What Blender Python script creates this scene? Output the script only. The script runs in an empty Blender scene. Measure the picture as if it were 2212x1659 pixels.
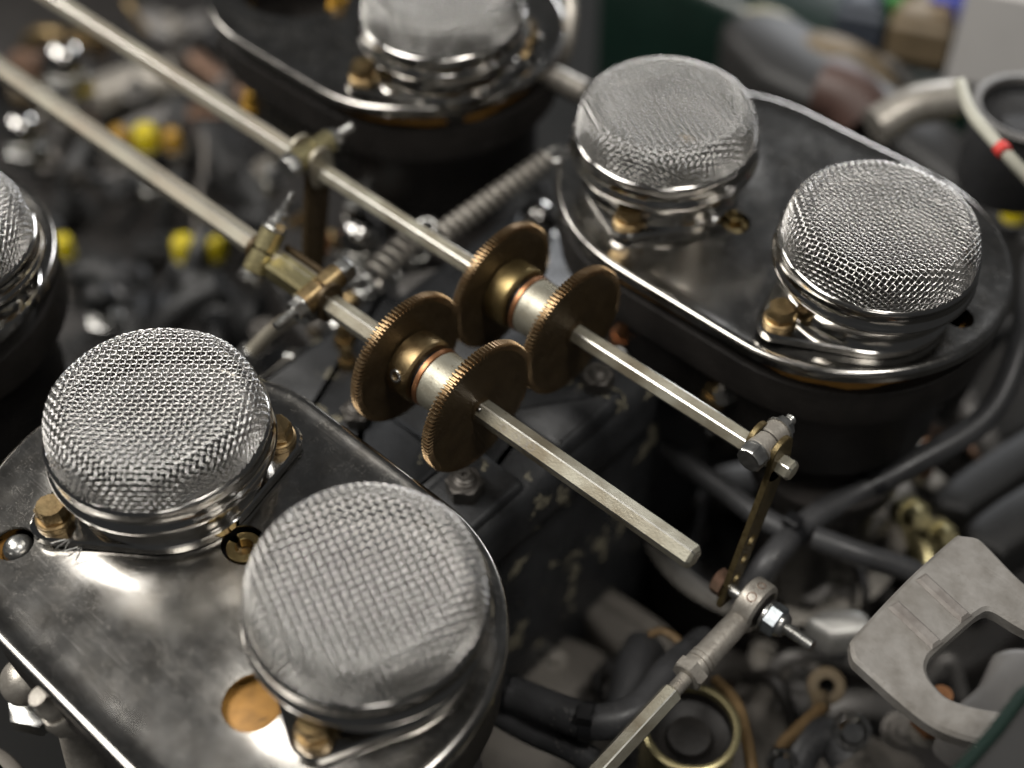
import bpy, math, random
import numpy as np
from mathutils import Vector, Matrix

S = 0.001                      # the code below is written in millimetres
random.seed(7)
rng = np.random.default_rng(7)
sc = bpy.context.scene
COL = sc.collection

# ------------------------------------------------------------------ camera
AZ, EL, ROLL = 0.7474, 0.8376, -0.0074
DIST, FPX, OX, OY = 344.74, 3089.4, -8.364, -5.475     # focal length in pixels of a 2212 wide picture
W_, H_ = 2212.0, 1659.0
_f = np.array([-math.sin(AZ) * math.cos(EL), math.cos(AZ) * math.cos(EL), -math.sin(EL)])
_r0 = np.array([math.cos(AZ), math.sin(AZ), 0.0])
_u0 = np.cross(_r0, _f)
_r = math.cos(ROLL) * _r0 + math.sin(ROLL) * _u0
_u = -math.sin(ROLL) * _r0 + math.cos(ROLL) * _u0
CAM = -OX * _r - OY * _u - DIST * _f
cam = bpy.data.cameras.new('camera')
cam.sensor_width = 36.0
cam.lens = FPX / W_ * 36.0
cam.clip_start = 0.01
cam.clip_end = 50.0
cam.dof.use_dof = True
cam.dof.focus_distance = 0.327
cam.dof.aperture_fstop = 5.8
camo = bpy.data.objects.new('camera', cam)
COL.objects.link(camo)
m3 = Matrix(((_r[0], _u[0], -_f[0]), (_r[1], _u[1], -_f[1]), (_r[2], _u[2], -_f[2])))
camo.matrix_world = Matrix.Translation(Vector(CAM * S)) @ m3.to_4x4()
sc.camera = camo


def at(px, py, z):
    """point of the place at height z seen at picture position px, py (2212 x 1659)"""
    d = _f + _r * (px - W_ / 2) / FPX + _u * (H_ / 2 - py) / FPX
    t = (z - CAM[2]) / d[2]
    return CAM + d * t


# ------------------------------------------------------------------ world, lamps, exposure
world = bpy.data.worlds.new('World')
sc.world = world
world.use_nodes = True
bg = world.node_tree.nodes['Background']
bg.inputs[0].default_value = (0.95, 0.97, 1.0, 1)
bg.inputs[1].default_value = 0.032


def lamp(name, loc, target, sx, sy, watts, colour=(1, 0.965, 0.91)):
    l = bpy.data.lights.new(name, 'AREA')
    l.shape = 'RECTANGLE'
    l.size, l.size_y, l.energy, l.color = sx, sy, watts, colour
    o = bpy.data.objects.new(name, l)
    COL.objects.link(o)
    o.location = loc
    o.rotation_euler = (Vector(target) - Vector(loc)).to_track_quat('-Z', 'Y').to_euler()
    return o


lamp('area_lamp', (-0.62, -0.55, 1.35), (0, 0, 0), 0.95, 0.62, 18)
lamp('area_lamp', (0.50, 0.06, 1.45), (0, 0, 0), 0.36, 0.26, 6.5)
lamp('area_lamp', (-1.65, -0.35, 1.0), (0, 0, 0), 0.70, 0.20, 7)
lamp('area_lamp', (-0.62, 1.65, 0.42), (0, 0, 0), 0.70, 0.24, 8, (0.95, 0.97, 1))  # low lamp added behind, below ceiling height, to brighten far rims and caps
lamp('area_lamp', (1.10, -0.95, 1.40), (0, 0, 0), 0.50, 0.20, 2.2)

sc.view_settings.view_transform = 'Standard'
sc.view_settings.look = 'None'
sc.view_settings.exposure = 0.4
sc.view_settings.gamma = 1.0
sc.render.engine = 'CYCLES'
sc.cycles.use_denoising = True
sc.cycles.denoising_input_passes = 'RGB'
sc.cycles.denoising_prefilter = 'NONE'
sc.cycles.max_bounces = 8
sc.cycles.glossy_bounces = 5
sc.cycles.sample_clamp_indirect = 6.0
sc.cycles.sample_clamp_direct = 0.0
sc.cycles.caustics_reflective = False


# ------------------------------------------------------------------ materials
def mat(name, col, metallic=0.0, rough=0.5, var=0.0, vscale=200.0, col2=None, rvar=0.0, bump=0.0, bscale=900.0,
        specks=None, chips=None, detail=4.0, stretch=None, coat=0.0, scratch=0.0):
    """procedural material: colour mottled by noise, roughness mottled, relief, small specks, flaked chips"""
    m = bpy.data.materials.new(name)
    m.use_nodes = True
    nt = m.node_tree
    N, L = nt.nodes, nt.links
    b = N['Principled BSDF']
    b.inputs['Metallic'].default_value = metallic
    b.inputs['Roughness'].default_value = rough
    b.inputs['Base Color'].default_value = (*col, 1)
    if coat:
        b.inputs['Coat Weight'].default_value = coat
        b.inputs['Coat Roughness'].default_value = 0.15
    tc = N.new('ShaderNodeTexCoord')
    mp = N.new('ShaderNodeMapping')
    L.new(tc.outputs['Object'], mp.inputs[0])
    if stretch:
        mp.inputs['Scale'].default_value = stretch
    src = mp.outputs[0]

    def noise(scale, det=detail, rough_=0.6):
        n = N.new('ShaderNodeTexNoise')
        n.inputs['Scale'].default_value = scale
        n.inputs['Detail'].default_value = det
        n.inputs['Roughness'].default_value = rough_
        L.new(src, n.inputs['Vector'])
        return n.outputs[0]

    def ramp(fac, p0, p1, c0, c1):
        rp = N.new('ShaderNodeValToRGB')
        rp.color_ramp.elements[0].position, rp.color_ramp.elements[1].position = p0, p1
        rp.color_ramp.elements[0].color = (*c0, 1)
        rp.color_ramp.elements[1].color = (*c1, 1)
        L.new(fac, rp.inputs[0])
        return rp.outputs[0]

    def mix(fac, a, c):
        mx = N.new('ShaderNodeMix')
        mx.data_type = 'RGBA'
        L.new(fac, mx.inputs[0])
        for sock, v in ((mx.inputs[6], a), (mx.inputs[7], c)):
            if isinstance(v, tuple):
                sock.default_value = (*v, 1)
            else:
                L.new(v, sock)
        return mx.outputs[2]

    colour = None
    if var or col2:
        c2 = col2 or tuple(max(0, c * (1 - var)) for c in col)
        colour = ramp(noise(vscale), 0.36, 0.66, col, c2)
    rough_out = None
    if rvar:
        rough_out = ramp(noise(vscale * 0.7, 5.0), 0.35, 0.7, (max(0.03, rough - rvar),) * 3, (min(1, rough + rvar),) * 3)
    if specks:
        scl, thr, scol = specks
        v = N.new('ShaderNodeTexVoronoi')
        v.inputs['Scale'].default_value = scl
        L.new(src, v.inputs['Vector'])
        keep = N.new('ShaderNodeMath'); keep.operation = 'MULTIPLY'
        dots = ramp(v.outputs['Distance'], thr * 0.6, thr, (1, 1, 1), (0, 0, 0))
        patch = ramp(noise(scl * 0.12, 3), 0.46, 0.60, (0, 0, 0), (1, 1, 1))
        L.new(dots, keep.inputs[0]); L.new(patch, keep.inputs[1])
        colour = mix(keep.outputs[0], colour or col, scol)
        add = N.new('ShaderNodeMath'); add.operation = 'MULTIPLY_ADD'
        L.new(keep.outputs[0], add.inputs[0]); add.inputs[1].default_value = 0.35
        if rough_out: L.new(rough_out, add.inputs[2])
        else: add.inputs[2].default_value = rough
        rough_out = add.outputs[0]
    if chips:
        scl, thr, ccol = chips
        k = ramp(noise(scl, 6.0, 0.65), thr, thr + 0.015, (0, 0, 0), (1, 1, 1))
        colour = mix(k, colour or col, ccol)
    if scratch:          # fine directional scratches change the gloss
        mp2 = N.new('ShaderNodeMapping'); L.new(tc.outputs['Object'], mp2.inputs[0])
        mp2.inputs['Scale'].default_value = (60, 2600, 60); mp2.inputs['Rotation'].default_value = (0, 0, 0.5)
        n2 = N.new('ShaderNodeTexNoise'); n2.inputs['Scale'].default_value = 1.0; n2.inputs['Detail'].default_value = 3.0
        L.new(mp2.outputs[0], n2.inputs['Vector'])
        ms = N.new('ShaderNodeMath'); ms.operation = 'MULTIPLY_ADD'
        L.new(ramp(n2.outputs[0], 0.55, 0.75, (0, 0, 0), (1, 1, 1)), ms.inputs[0]); ms.inputs[1].default_value = scratch
        if rough_out: L.new(rough_out, ms.inputs[2])
        else: ms.inputs[2].default_value = rough
        rough_out = ms.outputs[0]
    if colour: L.new(colour, b.inputs['Base Color'])
    if rough_out: L.new(rough_out, b.inputs['Roughness'])
    if bump:
        bp = N.new('ShaderNodeBump')
        bp.inputs['Strength'].default_value = bump
        bp.inputs['Distance'].default_value = 0.0003
        L.new(noise(bscale, 5.0), bp.inputs['Height'])
        L.new(bp.outputs[0], b.inputs['Normal'])
    return m


M = dict(
    chrome=mat('polished_chrome', (0.56, 0.55, 0.53), 1.0, 0.12, col2=(0.46, 0.44, 0.41), vscale=60, rvar=0.07),
    plate=mat('hazy_polished_plate', (0.48, 0.465, 0.44), 1.0, 0.20, col2=(0.38, 0.36, 0.33), vscale=160, rvar=0.035,
              specks=(3000, 0.25, (0.40, 0.38, 0.34)), bump=0.04, bscale=350, scratch=0.05),
    wire=mat('bright_steel_wire', (0.72, 0.71, 0.69), 1.0, 0.25),
    wire_dull=mat('dull_steel_wire', (0.68, 0.665, 0.64), 1.0, 0.30),
    zinc=mat('yellow_zinc_steel', (0.52, 0.50, 0.41), 0.75, 0.50, col2=(0.29, 0.25, 0.18), vscale=75, rvar=0.08,
             bump=0.25, bscale=1800, chips=(420, 0.66, (0.17, 0.14, 0.10))),
    zinc_tan=mat('dull_tan_steel', (0.42, 0.395, 0.32), 0.65, 0.5, col2=(0.38, 0.33, 0.26), vscale=60, rvar=0.08),
    steel=mat('grey_steel', (0.55, 0.55, 0.53), 0.95, 0.30, col2=(0.40, 0.39, 0.37), vscale=400, rvar=0.10, bump=0.15, bscale=1500),
    steel_blue=mat('blue_zinc_steel', (0.36, 0.39, 0.41), 0.9, 0.42, var=0.25, vscale=500, rvar=0.08),
    dull=mat('weathered_light_alloy', (0.47, 0.44, 0.39), 0.6, 0.42, col2=(0.35, 0.32, 0.28), vscale=350, rvar=0.10, bump=0.3, bscale=1200),
    bronze=mat('brown_bronze', (0.094, 0.064, 0.031), 0.5, 0.48, col2=(0.062, 0.041, 0.020), vscale=220, rvar=0.08,
               specks=(700, 0.16, (0.20, 0.15, 0.10)), bump=0.08, bscale=1500),
    tooth=mat('worn_bronze_teeth', (0.27, 0.19, 0.105), 0.85, 0.33, col2=(0.22, 0.14, 0.07), vscale=500, rvar=0.08),
    brass=mat('aged_brass', (0.42, 0.31, 0.16), 0.95, 0.38, col2=(0.25, 0.17, 0.085), vscale=220, rvar=0.10, bump=0.1, bscale=1500),
    brass_bright=mat('yellow_brass', (0.44, 0.33, 0.15), 0.95, 0.40, var=0.35, vscale=300),
    copper=mat('copper', (0.56, 0.27, 0.13), 0.9, 0.40, var=0.3, vscale=300),
    gasket=mat('orange_fibre_gasket', (0.50, 0.25, 0.055), 0.0, 0.6, var=0.35, vscale=250, chips=(500, 0.66, (0.10, 0.06, 0.02))),
    paint=mat('black_engine_paint', (0.030, 0.031, 0.033), 0.0, 0.45, var=0.4, vscale=120, bump=0.35, bscale=600,
              chips=(60, 0.605, (0.22, 0.20, 0.145)), rvar=0.08),
    cast=mat('dark_casting', (0.022, 0.019, 0.017), 0.1, 0.5, var=0.4, vscale=120, bump=0.3, bscale=500),
    rubber=mat('black_rubber', (0.055, 0.055, 0.057), 0.0, 0.42, var=0.4, vscale=80, rvar=0.08, specks=(700, .22, (.13, .12, .11)), bump=.15, bscale=500),
    tie=mat('black_nylon', (0.012, 0.012, 0.013), 0.0, 0.3),
    greycable=mat('dark_grey_sleeve', (0.026, 0.026, 0.026), 0.0, 0.5, var=0.3, vscale=60),
    alu=mat('grey_cast_alloy', (0.30, 0.285, 0.265), 0.3, 0.45, col2=(0.20, 0.185, 0.165), vscale=130, bump=0.3, bscale=700, rvar=.1, specks=(900, .2, (.18, .16, .14)), scratch=.10),
    beige=mat('beige_grey_casting', (0.22, 0.20, 0.175), 0.1, 0.55, var=0.35, vscale=40, bump=0.2, bscale=300),
    paleply=mat('pale_grey_casting', (0.20, 0.19, 0.18), 0.3, 0.45, var=0.3, vscale=60),
    yellow=mat('yellow_plastic', (0.75, 0.60, 0.02), 0.0, 0.4, var=0.15, vscale=100),
    amber=mat('amber_plastic', (0.50, 0.28, 0.04), 0.0, 0.4),
    gold=mat('gold_passivated_steel', (0.56, 0.50, 0.28), 0.9, 0.34, col2=(0.42, 0.36, 0.19), vscale=60),
    white=mat('white_paint', (0.70, 0.68, 0.66), 0.0, 0.5, var=0.08, vscale=20),
    ivory=mat('ivory_sleeve', (0.50, 0.49, 0.41), 0.0, 0.5, var=0.15, vscale=60),
    green=mat('dark_green_paint', (0.006, 0.018, 0.013), 0.0, 0.35, coat=0.5, var=0.2, vscale=30),
    leafgreen=mat('bright_green_plastic', (0.03, 0.22, 0.04), 0.0, 0.5),
    blue=mat('blue_plastic', (0.05, 0.07, 0.38), 0.0, 0.5),
    slate=mat('slate_plastic', (0.05, 0.06, 0.08), 0.0, 0.5),
    red=mat('red_sleeve', (0.62, 0.05, 0.04), 0.0, 0.5),
    tan=mat('tan_leather', (0.20, 0.15, 0.09), 0.0, 0.55, var=0.3, vscale=60),
    cream=mat('cream_plastic', (0.34, 0.32, 0.23), 0.0, 0.5),
    brown=mat('brown_rubber', (0.09, 0.05, 0.04), 0.0, 0.5, var=0.3, vscale=60),
    dullsteel=mat('oily_dull_steel', (0.13, 0.12, 0.11), 0.7, 0.46, col2=(0.075, 0.068, 0.06), vscale=300, bump=0.2, bscale=1200),
    edge=mat('rubbed_bright_edge', (0.72, 0.70, 0.64), 0.95, 0.30, var=0.3, vscale=400),
    lip=mat('oily_grey_alloy', (0.22, 0.21, 0.195), 0.35, 0.55, var=0.35, vscale=150),
    rust=mat('rusty_brown_steel', (0.22, 0.13, 0.09), 0.6, 0.45, col2=(0.14, 0.09, 0.06), vscale=300, bump=0.2, bscale=1200),
    darkpanel=mat('dark_grey_panel', (0.024, 0.023, 0.022), 0.0, 0.5, var=0.3, vscale=30),
    wirebrown=mat('brown_wire', (0.28, 0.18, 0.085), 0.3, 0.45, var=0.3, vscale=200),
    reflection_pad=mat('alloy_painted_reflection', (0.62, 0.61, 0.58), 0.5, 0.4, var=0.1, vscale=60),  # whitish base colour stands in for a white reflection on metal
    scuffed=mat('scuffed_brown_alloy', (0.18, 0.16, 0.145), 0.3, 0.5, col2=(0.27, 0.25, 0.23), vscale=260, stretch=(1, 1, 1)),
    bore=mat('grey_bore', (0.08, 0.075, 0.07), 0.3, 0.5),
    valley=mat('oily_black_valley', (0.005, 0.005, 0.0045), 0.0, 0.9, var=0.4, vscale=40, bump=0.4, bscale=200),
)


# ------------------------------------------------------------------ mesh helpers
def V3(p): return np.array(p, float)
def unit(v):
    v = V3(v); return v / np.linalg.norm(v)
def frame(axis, hint=(0, 0, 1)):
    a = unit(axis); h = V3(hint)
    if abs(a @ unit(h)) > 0.98: h = V3((1, 0, 0))
    x = unit(np.cross(h, a)); y = np.cross(a, x)
    return x, y, a
AX, AY, AZV = (1, 0, 0), (0, 1, 0), (0, 0, 1)


class MB:
    def __init__(s): s.v, s.f, s.mi = [], [], []
    def add(s, verts, faces, mi=0):
        n = len(s.v)
        s.v.extend([tuple(map(float, p)) for p in verts])
        s.f.extend([tuple(i + n for i in fc) for fc in faces])
        s.mi.extend([mi] * len(faces))
        return s
    def rings(s, rings, closed=True, cap0=True, cap1=True, mi=0, loop=False):
        k = len(rings[0]); vs = [p for rg in rings for p in rg]; fs = []
        n = len(rings)
        for i in range(n if loop else n - 1):
            a, b = i * k, ((i + 1) % n) * k
            for j in range(k if closed else k - 1):
                j2 = (j + 1) % k
                fs.append((a + j, a + j2, b + j2, b + j))
        if not loop:
            if cap0: fs.append(tuple(range(k - 1, -1, -1)))
            if cap1: fs.append(tuple(range((n - 1) * k, n * k)))
        return s.add(vs, fs, mi)
    def lathe(s, prof, org=(0, 0, 0), axis=AZV, n=32, cap0=True, cap1=True, mi=0, loop=False, phase=0.0, hint=(0, 0, 1)):
        x, y, a = frame(axis, hint); o = V3(org); R = []
        for r, h in prof:
            R.append([o + a * h + r * (x * math.cos(t) + y * math.sin(t)) for t in [phase + 2 * math.pi * i / n for i in range(n)]])
        return s.rings(R, True, cap0, cap1, mi, loop)
    def cyl(s, p0, p1, r, n=20, ch=0.0, mi=0):
        p0, p1 = V3(p0), V3(p1); L = np.linalg.norm(p1 - p0)
        pf = [(r - ch, 0), (r, ch), (r, L - ch), (r - ch, L)] if ch else [(r, 0), (r, L)]
        return s.lathe(pf, p0, p1 - p0, n, mi=mi)
    def tube(s, path, r, n=12, mi=0, cap=True):
        P = [V3(p) for p in path]; T = []
        for i in range(len(P)):
            a = P[max(i - 1, 0)]; b = P[min(i + 1, len(P) - 1)]; T.append(unit(b - a))
        x, y, _ = frame(T[0]); R = []
        for i, p in enumerate(P):
            x = unit(x - T[i] * (x @ T[i])); y = np.cross(T[i], x)
            rr = r[i] if isinstance(r, (list, tuple)) else r
            R.append([p + rr * (x * math.cos(t) + y * math.sin(t)) for t in [2 * math.pi * k / n for k in range(n)]])
        return s.rings(R, True, cap, cap, mi)
    def prism(s, poly, d0, d1, org=(0, 0, 0), ex=AX, ey=AY, ch=0.0, mi=0):
        """polygon (2d, counter-clockwise in ex,ey) extruded along ex x ey from d0 to d1, edges chamfered"""
        ex, ey = V3(ex), V3(ey); ez = np.cross(ex, ey); o = V3(org)
        def ring(pl, d): return [o + ex * a + ey * b + ez * d for a, b in pl]
        if ch:
            inn = inset(poly, ch)
            R = [ring(inn, d0), ring(poly, d0 + ch), ring(poly, d1 - ch), ring(inn, d1)]
        else:
            R = [ring(poly, d0), ring(poly, d1)]
        return s.rings(R, mi=mi)
    def box(s, c, h, ch=0.4, ex=AX, ey=AY, mi=0):
        hx, hy, hz = h
        return s.prism([(-hx, -hy), (hx, -hy), (hx, hy), (-hx, hy)], -hz, hz, c, ex, ey, min(ch, hz * .9), mi)
    def sphere(s, c, r, n=20, k=12, sq=(1, 1, 1)):
        R = []
        for i in range(1, k):
            a = math.pi * i / k - math.pi / 2
            R.append([V3(c) + V3((r * sq[0] * math.cos(a) * math.cos(t), r * sq[1] * math.cos(a) * math.sin(t), r * sq[2] * math.sin(a)))
                      for t in [2 * math.pi * j / n for j in range(n)]])
        return s.rings(R)
    def build(s, name, m, parent=None, org=(0, 0, 0), smooth=35, kind=None):
        me = bpy.data.meshes.new(name)
        o3 = V3(org)
        me.from_pydata([tuple((V3(p) - o3) * S) for p in s.v], [], s.f)
        ms = m if isinstance(m, (list, tuple)) else [m]
        for k in ms: me.materials.append(M[k])
        if len(ms) > 1: me.polygons.foreach_set('material_index', s.mi)
        me.update()
        fixn(me)
        if smooth:
            me.polygons.foreach_set('use_smooth', [True] * len(me.polygons))
            me.set_sharp_from_angle(angle=math.radians(smooth))
        ob = bpy.data.objects.new(name, me)
        COL.objects.link(ob)
        put(ob, parent, org)
        if kind: ob['kind'] = kind
        return ob


import bmesh
def fixn(me):
    bm = bmesh.new(); bm.from_mesh(me)
    bmesh.ops.recalc_face_normals(bm, faces=bm.faces)
    bm.to_mesh(me); bm.free()
ORG = {}
def put(ob, parent, org):
    ORG[ob.name] = V3(org)
    if parent is not None:
        ob.parent = parent
        ob.location = Vector((V3(org) - ORG[parent.name]) * S)
    else:
        ob.location = Vector(V3(org) * S)
def tag(o, label, cat, group=None):
    o['label'] = label; o['category'] = cat
    if group: o['group'] = group
    return o
def thing(name, label, cat, loc=(0, 0, 0), group=None):
    o = bpy.data.objects.new(name, None); COL.objects.link(o)
    o.empty_display_size = 0.005
    put(o, None, loc)
    return tag(o, label, cat, group)
def struct(o):
    o['kind'] = 'structure'; return o
def copy_part(src, parent, org):
    c = src.copy(); COL.objects.link(c); put(c, parent, org)
    return c


def inset(poly, d):
    n = len(poly); out = []
    for i in range(n):
        p0, p1, p2 = V3(poly[i - 1]), V3(poly[i]), V3(poly[(i + 1) % n])
        e1, e2 = unit(p1 - p0), unit(p2 - p1)
        n1, n2 = V3((-e1[1], e1[0])), V3((-e2[1], e2[0]))
        b = n1 + n2; l = b @ b
        b = b * (2 / l) if l > 1e-6 else n1
        if np.linalg.norm(b) > 2.5: b = unit(b) * 2.5
        out.append(tuple(p1 + b * d))
    return out
def regular(n, af, rot=0.0):
    R = af / 2 / math.cos(math.pi / n)
    return [(R * math.cos(rot + 2 * math.pi * i / n), R * math.sin(rot + 2 * math.pi * i / n)) for i in range(n)]
def hexbar(mb, p0, p1, af, rot, hint=(0, 0, 1), ch=0.20, endch=0.5, mi=0, edge=None):
    """hexagonal bar with slightly broken corners"""
    x, y, a = frame(V3(p1) - V3(p0), hint); L = np.linalg.norm(V3(p1) - V3(p0))
    R = af / 2 / math.cos(math.pi / 6); pl = []
    for i in range(6):
        t = rot + math.pi / 3 * i; c = V3((R * math.cos(t), R * math.sin(t))); tg = V3((-math.sin(t), math.cos(t)))
        c = c * (1 - ch / R / 2)
        pl += [tuple(c - tg * ch), tuple(c + tg * ch)]
    def ring(d, k): return [V3(p0) + a * d + (x * u + y * v) * k for u, v in pl]
    k = 1 - endch / R
    f0 = len(mb.f)
    mb.rings([ring(0, k), ring(endch, 1), ring(L - endch, 1), ring(L, k)], mi=mi)
    if edge is not None:        # the broken corners are rubbed bright
        for i in range(3 * 12):
            if i % 2 == 0: mb.mi[f0 + i] = edge
    return mb
def bolt_head(mb, c, axis, af, h, rot=0.0, hint=(0, 0, 1), mi=0, top_ch=0.35):
    x, y, a = frame(axis, hint); R = af / 2 / math.cos(math.pi / 6); c = V3(c)
    def hx(d, k=1.0): return [c + a * d + (x * math.cos(rot + math.pi / 3 * i) + y * math.sin(rot + math.pi / 3 * i)) * R * k for i in range(6)]
    def mixr(d, k):   # towards a circle: the chamfered crown of a bolt head, 12 points
        pts = []
        for i in range(12):
            t = rot + math.pi / 6 * i
            pts.append(c + a * d + (x * math.cos(t) + y * math.sin(t)) * af / 2 * k)
        return pts
    def hx12(d):
        b = hx(d); out = []
        for i in range(6): out += [b[i], (b[i] + b[(i + 1) % 6]) / 2]
        return out
    return mb.rings([hx12(0), hx12(h - top_ch), mixr(h, 0.97)], mi=mi)
def thread(mb, p0, p1, r, pitch, n=14, depth=0.16, mi=0):
    L = np.linalg.norm(V3(p1) - V3(p0)); k = max(2, int(L / pitch)); pf = []
    for i in range(k):
        pf += [(r - depth * r, L * (i + .05) / k), (r, L * (i + .45) / k), (r, L * (i + .60) / k), (r - depth * r, L * (i + .95) / k)]
    pf.append((r * 0.7, L))
    return mb.lathe(pf, p0, V3(p1) - V3(p0), n, mi=mi)
def smooth_path(pts, k=8):
    P = [V3(p) for p in pts]; P = [2 * P[0] - P[1]] + P + [2 * P[-1] - P[-2]]; out = []
    for i in range(1, len(P) - 2):
        for j in range(k):
            t = j / k; a, b, c, d = P[i - 1:i + 3]
            out.append(0.5 * ((2 * b) + (c - a) * t + (2 * a - 5 * b + 4 * c - d) * t * t + (3 * b - a - 3 * c + d) * t ** 3))
    out.append(P[-2]); return out


# ------------------------------------------------------------------ engine below: valley floor and block
b = MB()
b.rings([[(-900, -500, -250), (700, -500, -250), (700, 900, -250), (-900, 900, -250)],
         [(-900, -500, -245), (700, -500, -245), (700, 900, -245), (-900, 900, -245)]])
struct(b.build('engine_bay_floor', 'valley'))

blk = thing('engine_block', 'black painted engine block with flaked paint below the gears', 'engine', (0, 0, -245))
def casting(poly, z0, z1, ch, m='paint', name='casting', parent=blk, rnd=2.2):
    pl = []
    n = len(poly)
    for i in range(n):       # rounded corners
        p0, p1, p2 = V3(poly[i - 1]), V3(poly[i]), V3(poly[(i + 1) % n])
        a = p1 + unit(p0 - p1) * rnd; c = p1 + unit(p2 - p1) * rnd
        for t in (0, .33, .67, 1): pl.append(tuple((1 - t) ** 2 * a + 2 * t * (1 - t) * p1 + t * t * c))
    mb = MB()
    i1, i2 = inset(pl, ch * 0.35), inset(pl, ch)
    def R(q, z): return [(x, y, z) for x, y in q]
    mb.rings([R(pl, z0), R(pl, z1 - ch), R(i1, z1 - ch * 0.3), R(i2, z1)])
    return mb.build(name, m, parent, (0, 0, -245), smooth=50)
casting([(-75, -46), (8, -46), (8, 96), (-75, 96)], -245, -42, 3, name='main_casting')
casting([(-15, -44), (12, -44), (12, 60), (-15, 60)], -46, -31, 4, name='rail')
casting([(-9, -14), (9, -14), (9, 8), (-9, 8)], -33, -29, 1.5, name='pad')
casting([(-11, 20), (10, 20), (10, 48), (-11, 48)], -33, -27, 2.5, name='pad')
casting([(-50, -36), (-10, -36), (-10, 6), (-50, 6)], -46, -34, 4, name='rib')
casting([(-50, 20), (-10, 20), (-10, 60), (-50, 60)], -46, -35, 4, name='rib')
casting([(-78, -30), (-46, -30), (-46, 40), (-78, 40)], -46, -38, 4, name='rib')
for (px, py, z, s_, m_) in ((1005, 1062, -29, 1.0, 'dullsteel'), (775, 905, -34, .9, 'dullsteel'), (1290, 830, -27, .9, 'dullsteel')):
    c = at(px, py, z); k = MB()
    bolt_head(k, c, AZV, 8.8 * s_, 5.0 * s_, 0.15, top_ch=.45)
    nut = k.build('nut', m_, blk, c, smooth=0)
    k = MB(); c2 = c + V3((0, 0, 4.7 * s_))
    k.lathe([(3.0 * s_, 0), (3.0 * s_, .8), (2.5 * s_, 1.1), (2.5 * s_, 1.6), (1.9 * s_, 1.9), (1.7 * s_, 2.3), (.9 * s_, 2.3), (.7 * s_, 1.5)], c2, AZV, 20)
    k.build('stud', 'dullsteel', nut, c2)

# ------------------------------------------------------------------ intake: cap mesh, built once
ZC = 16.0
PITCH = 1.26
PROF = [(0, 28.1), (8, 28.15), (14, 28.4), (18.3, 28.7), (21.0, 28.2), (22.7, 26.7), (23.6, 24.2), (24.0, 20.6), (24.2, 16.6), (24.25, 15.2)]
def prof_table():
    p = [V3(q) for q in PROF]; fine = smooth_path(p, 12)
    d = [0.0]
    for i in range(1, len(fine)): d.append(d[-1] + np.linalg.norm(fine[i] - fine[i - 1]))
    fine = np.array(fine); return np.array(d), fine[:, 0], fine[:, 1]
PD, PR, PZ = prof_table()
def dome(u, v, off):
    rho = np.hypot(u, v); rho = np.maximum(rho, 1e-6)
    r = np.interp(rho, PD, PR); z = np.interp(rho, PD, PZ)
    e = 0.05
    r2 = np.interp(rho + e, PD, PR); z2 = np.interp(rho + e, PD, PZ); r1 = np.interp(rho - e, PD, PR); z1 = np.interp(rho - e, PD, PZ)
    tr, tz = r2 - r1, z2 - z1; l = np.hypot(tr, tz) + 1e-9
    nr, nz = -tz / l, tr / l
    c, s_ = u / rho, v / rho
    wob = 0.18 * np.sin(u * .21 + 1.3) * np.sin(v * .17 + .4)
    return np.stack([(r + nr * (off + wob)) * c, (r + nr * (off + wob)) * s_, z + nz * (off + wob)], -1)
def wire_mesh_data(name, wr=0.18, ns=5, spc=3):
    RM = PD[-1]
    vs, fs = [], []; base = 0
    cnt = int(RM / PITCH)
    for axis in (0, 1):
        for i in range(-cnt, cnt + 1):
            w = i * PITCH
            half = math.sqrt(max(RM * RM - w * w, 0))
            if half < PITCH: continue
            n = max(6, int(2 * half / PITCH * spc))
            t = np.linspace(-half, half, n)
            sg = 1 if axis == 0 else -1
            ph = np.cos(np.pi * t / PITCH) * (1 if i % 2 == 0 else -1) * sg
            off = ph * wr * 0.95
            u, v = (t, np.full_like(t, w)) if axis == 0 else (np.full_like(t, w), t)
            P = dome(u, v, off)
            T = np.gradient(P, axis=0); T /= np.linalg.norm(T, axis=1, keepdims=True)
            up = dome(u, v, off + 0.2) - P
            up -= (up * T).sum(1, keepdims=True) * T; up /= np.linalg.norm(up, axis=1, keepdims=True) + 1e-9
            sd = np.cross(T, up)
            ang = 2 * math.pi * np.arange(ns) / ns
            ring = P[:, None, :] + wr * (up[:, None, :] * np.cos(ang)[None, :, None] + sd[:, None, :] * np.sin(ang)[None, :, None])
            vs.append(ring.reshape(-1, 3))
            a = np.arange(n - 1)[:, None] * ns; j = np.arange(ns)[None, :]; j2 = (j + 1) % ns
            q = np.stack([a + j, a + j2, a + ns + j2, a + ns + j], -1).reshape(-1, 4) + base
            fs.append(q); base += n * ns
    vs = np.concatenate(vs) * S; fs = np.concatenate(fs)
    me = bpy.data.meshes.new(name)
    me.vertices.add(len(vs)); me.vertices.foreach_set('co', vs.ravel())
    me.loops.add(fs.size); me.loops.foreach_set('vertex_index', fs.ravel().astype(np.int32))
    me.polygons.add(len(fs)); me.polygons.foreach_set('loop_start', (np.arange(len(fs)) * 4).astype(np.int32))
    me.polygons.foreach_set('use_smooth', np.ones(len(fs), bool))
    me.update(calc_edges=True); me.validate()
    return me
WM = wire_mesh_data('wire_mesh'); WM.materials.append(M['wire'])
WM2 = WM.copy(); WM2.materials.clear(); WM2.materials.append(M['wire_dull'])

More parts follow.
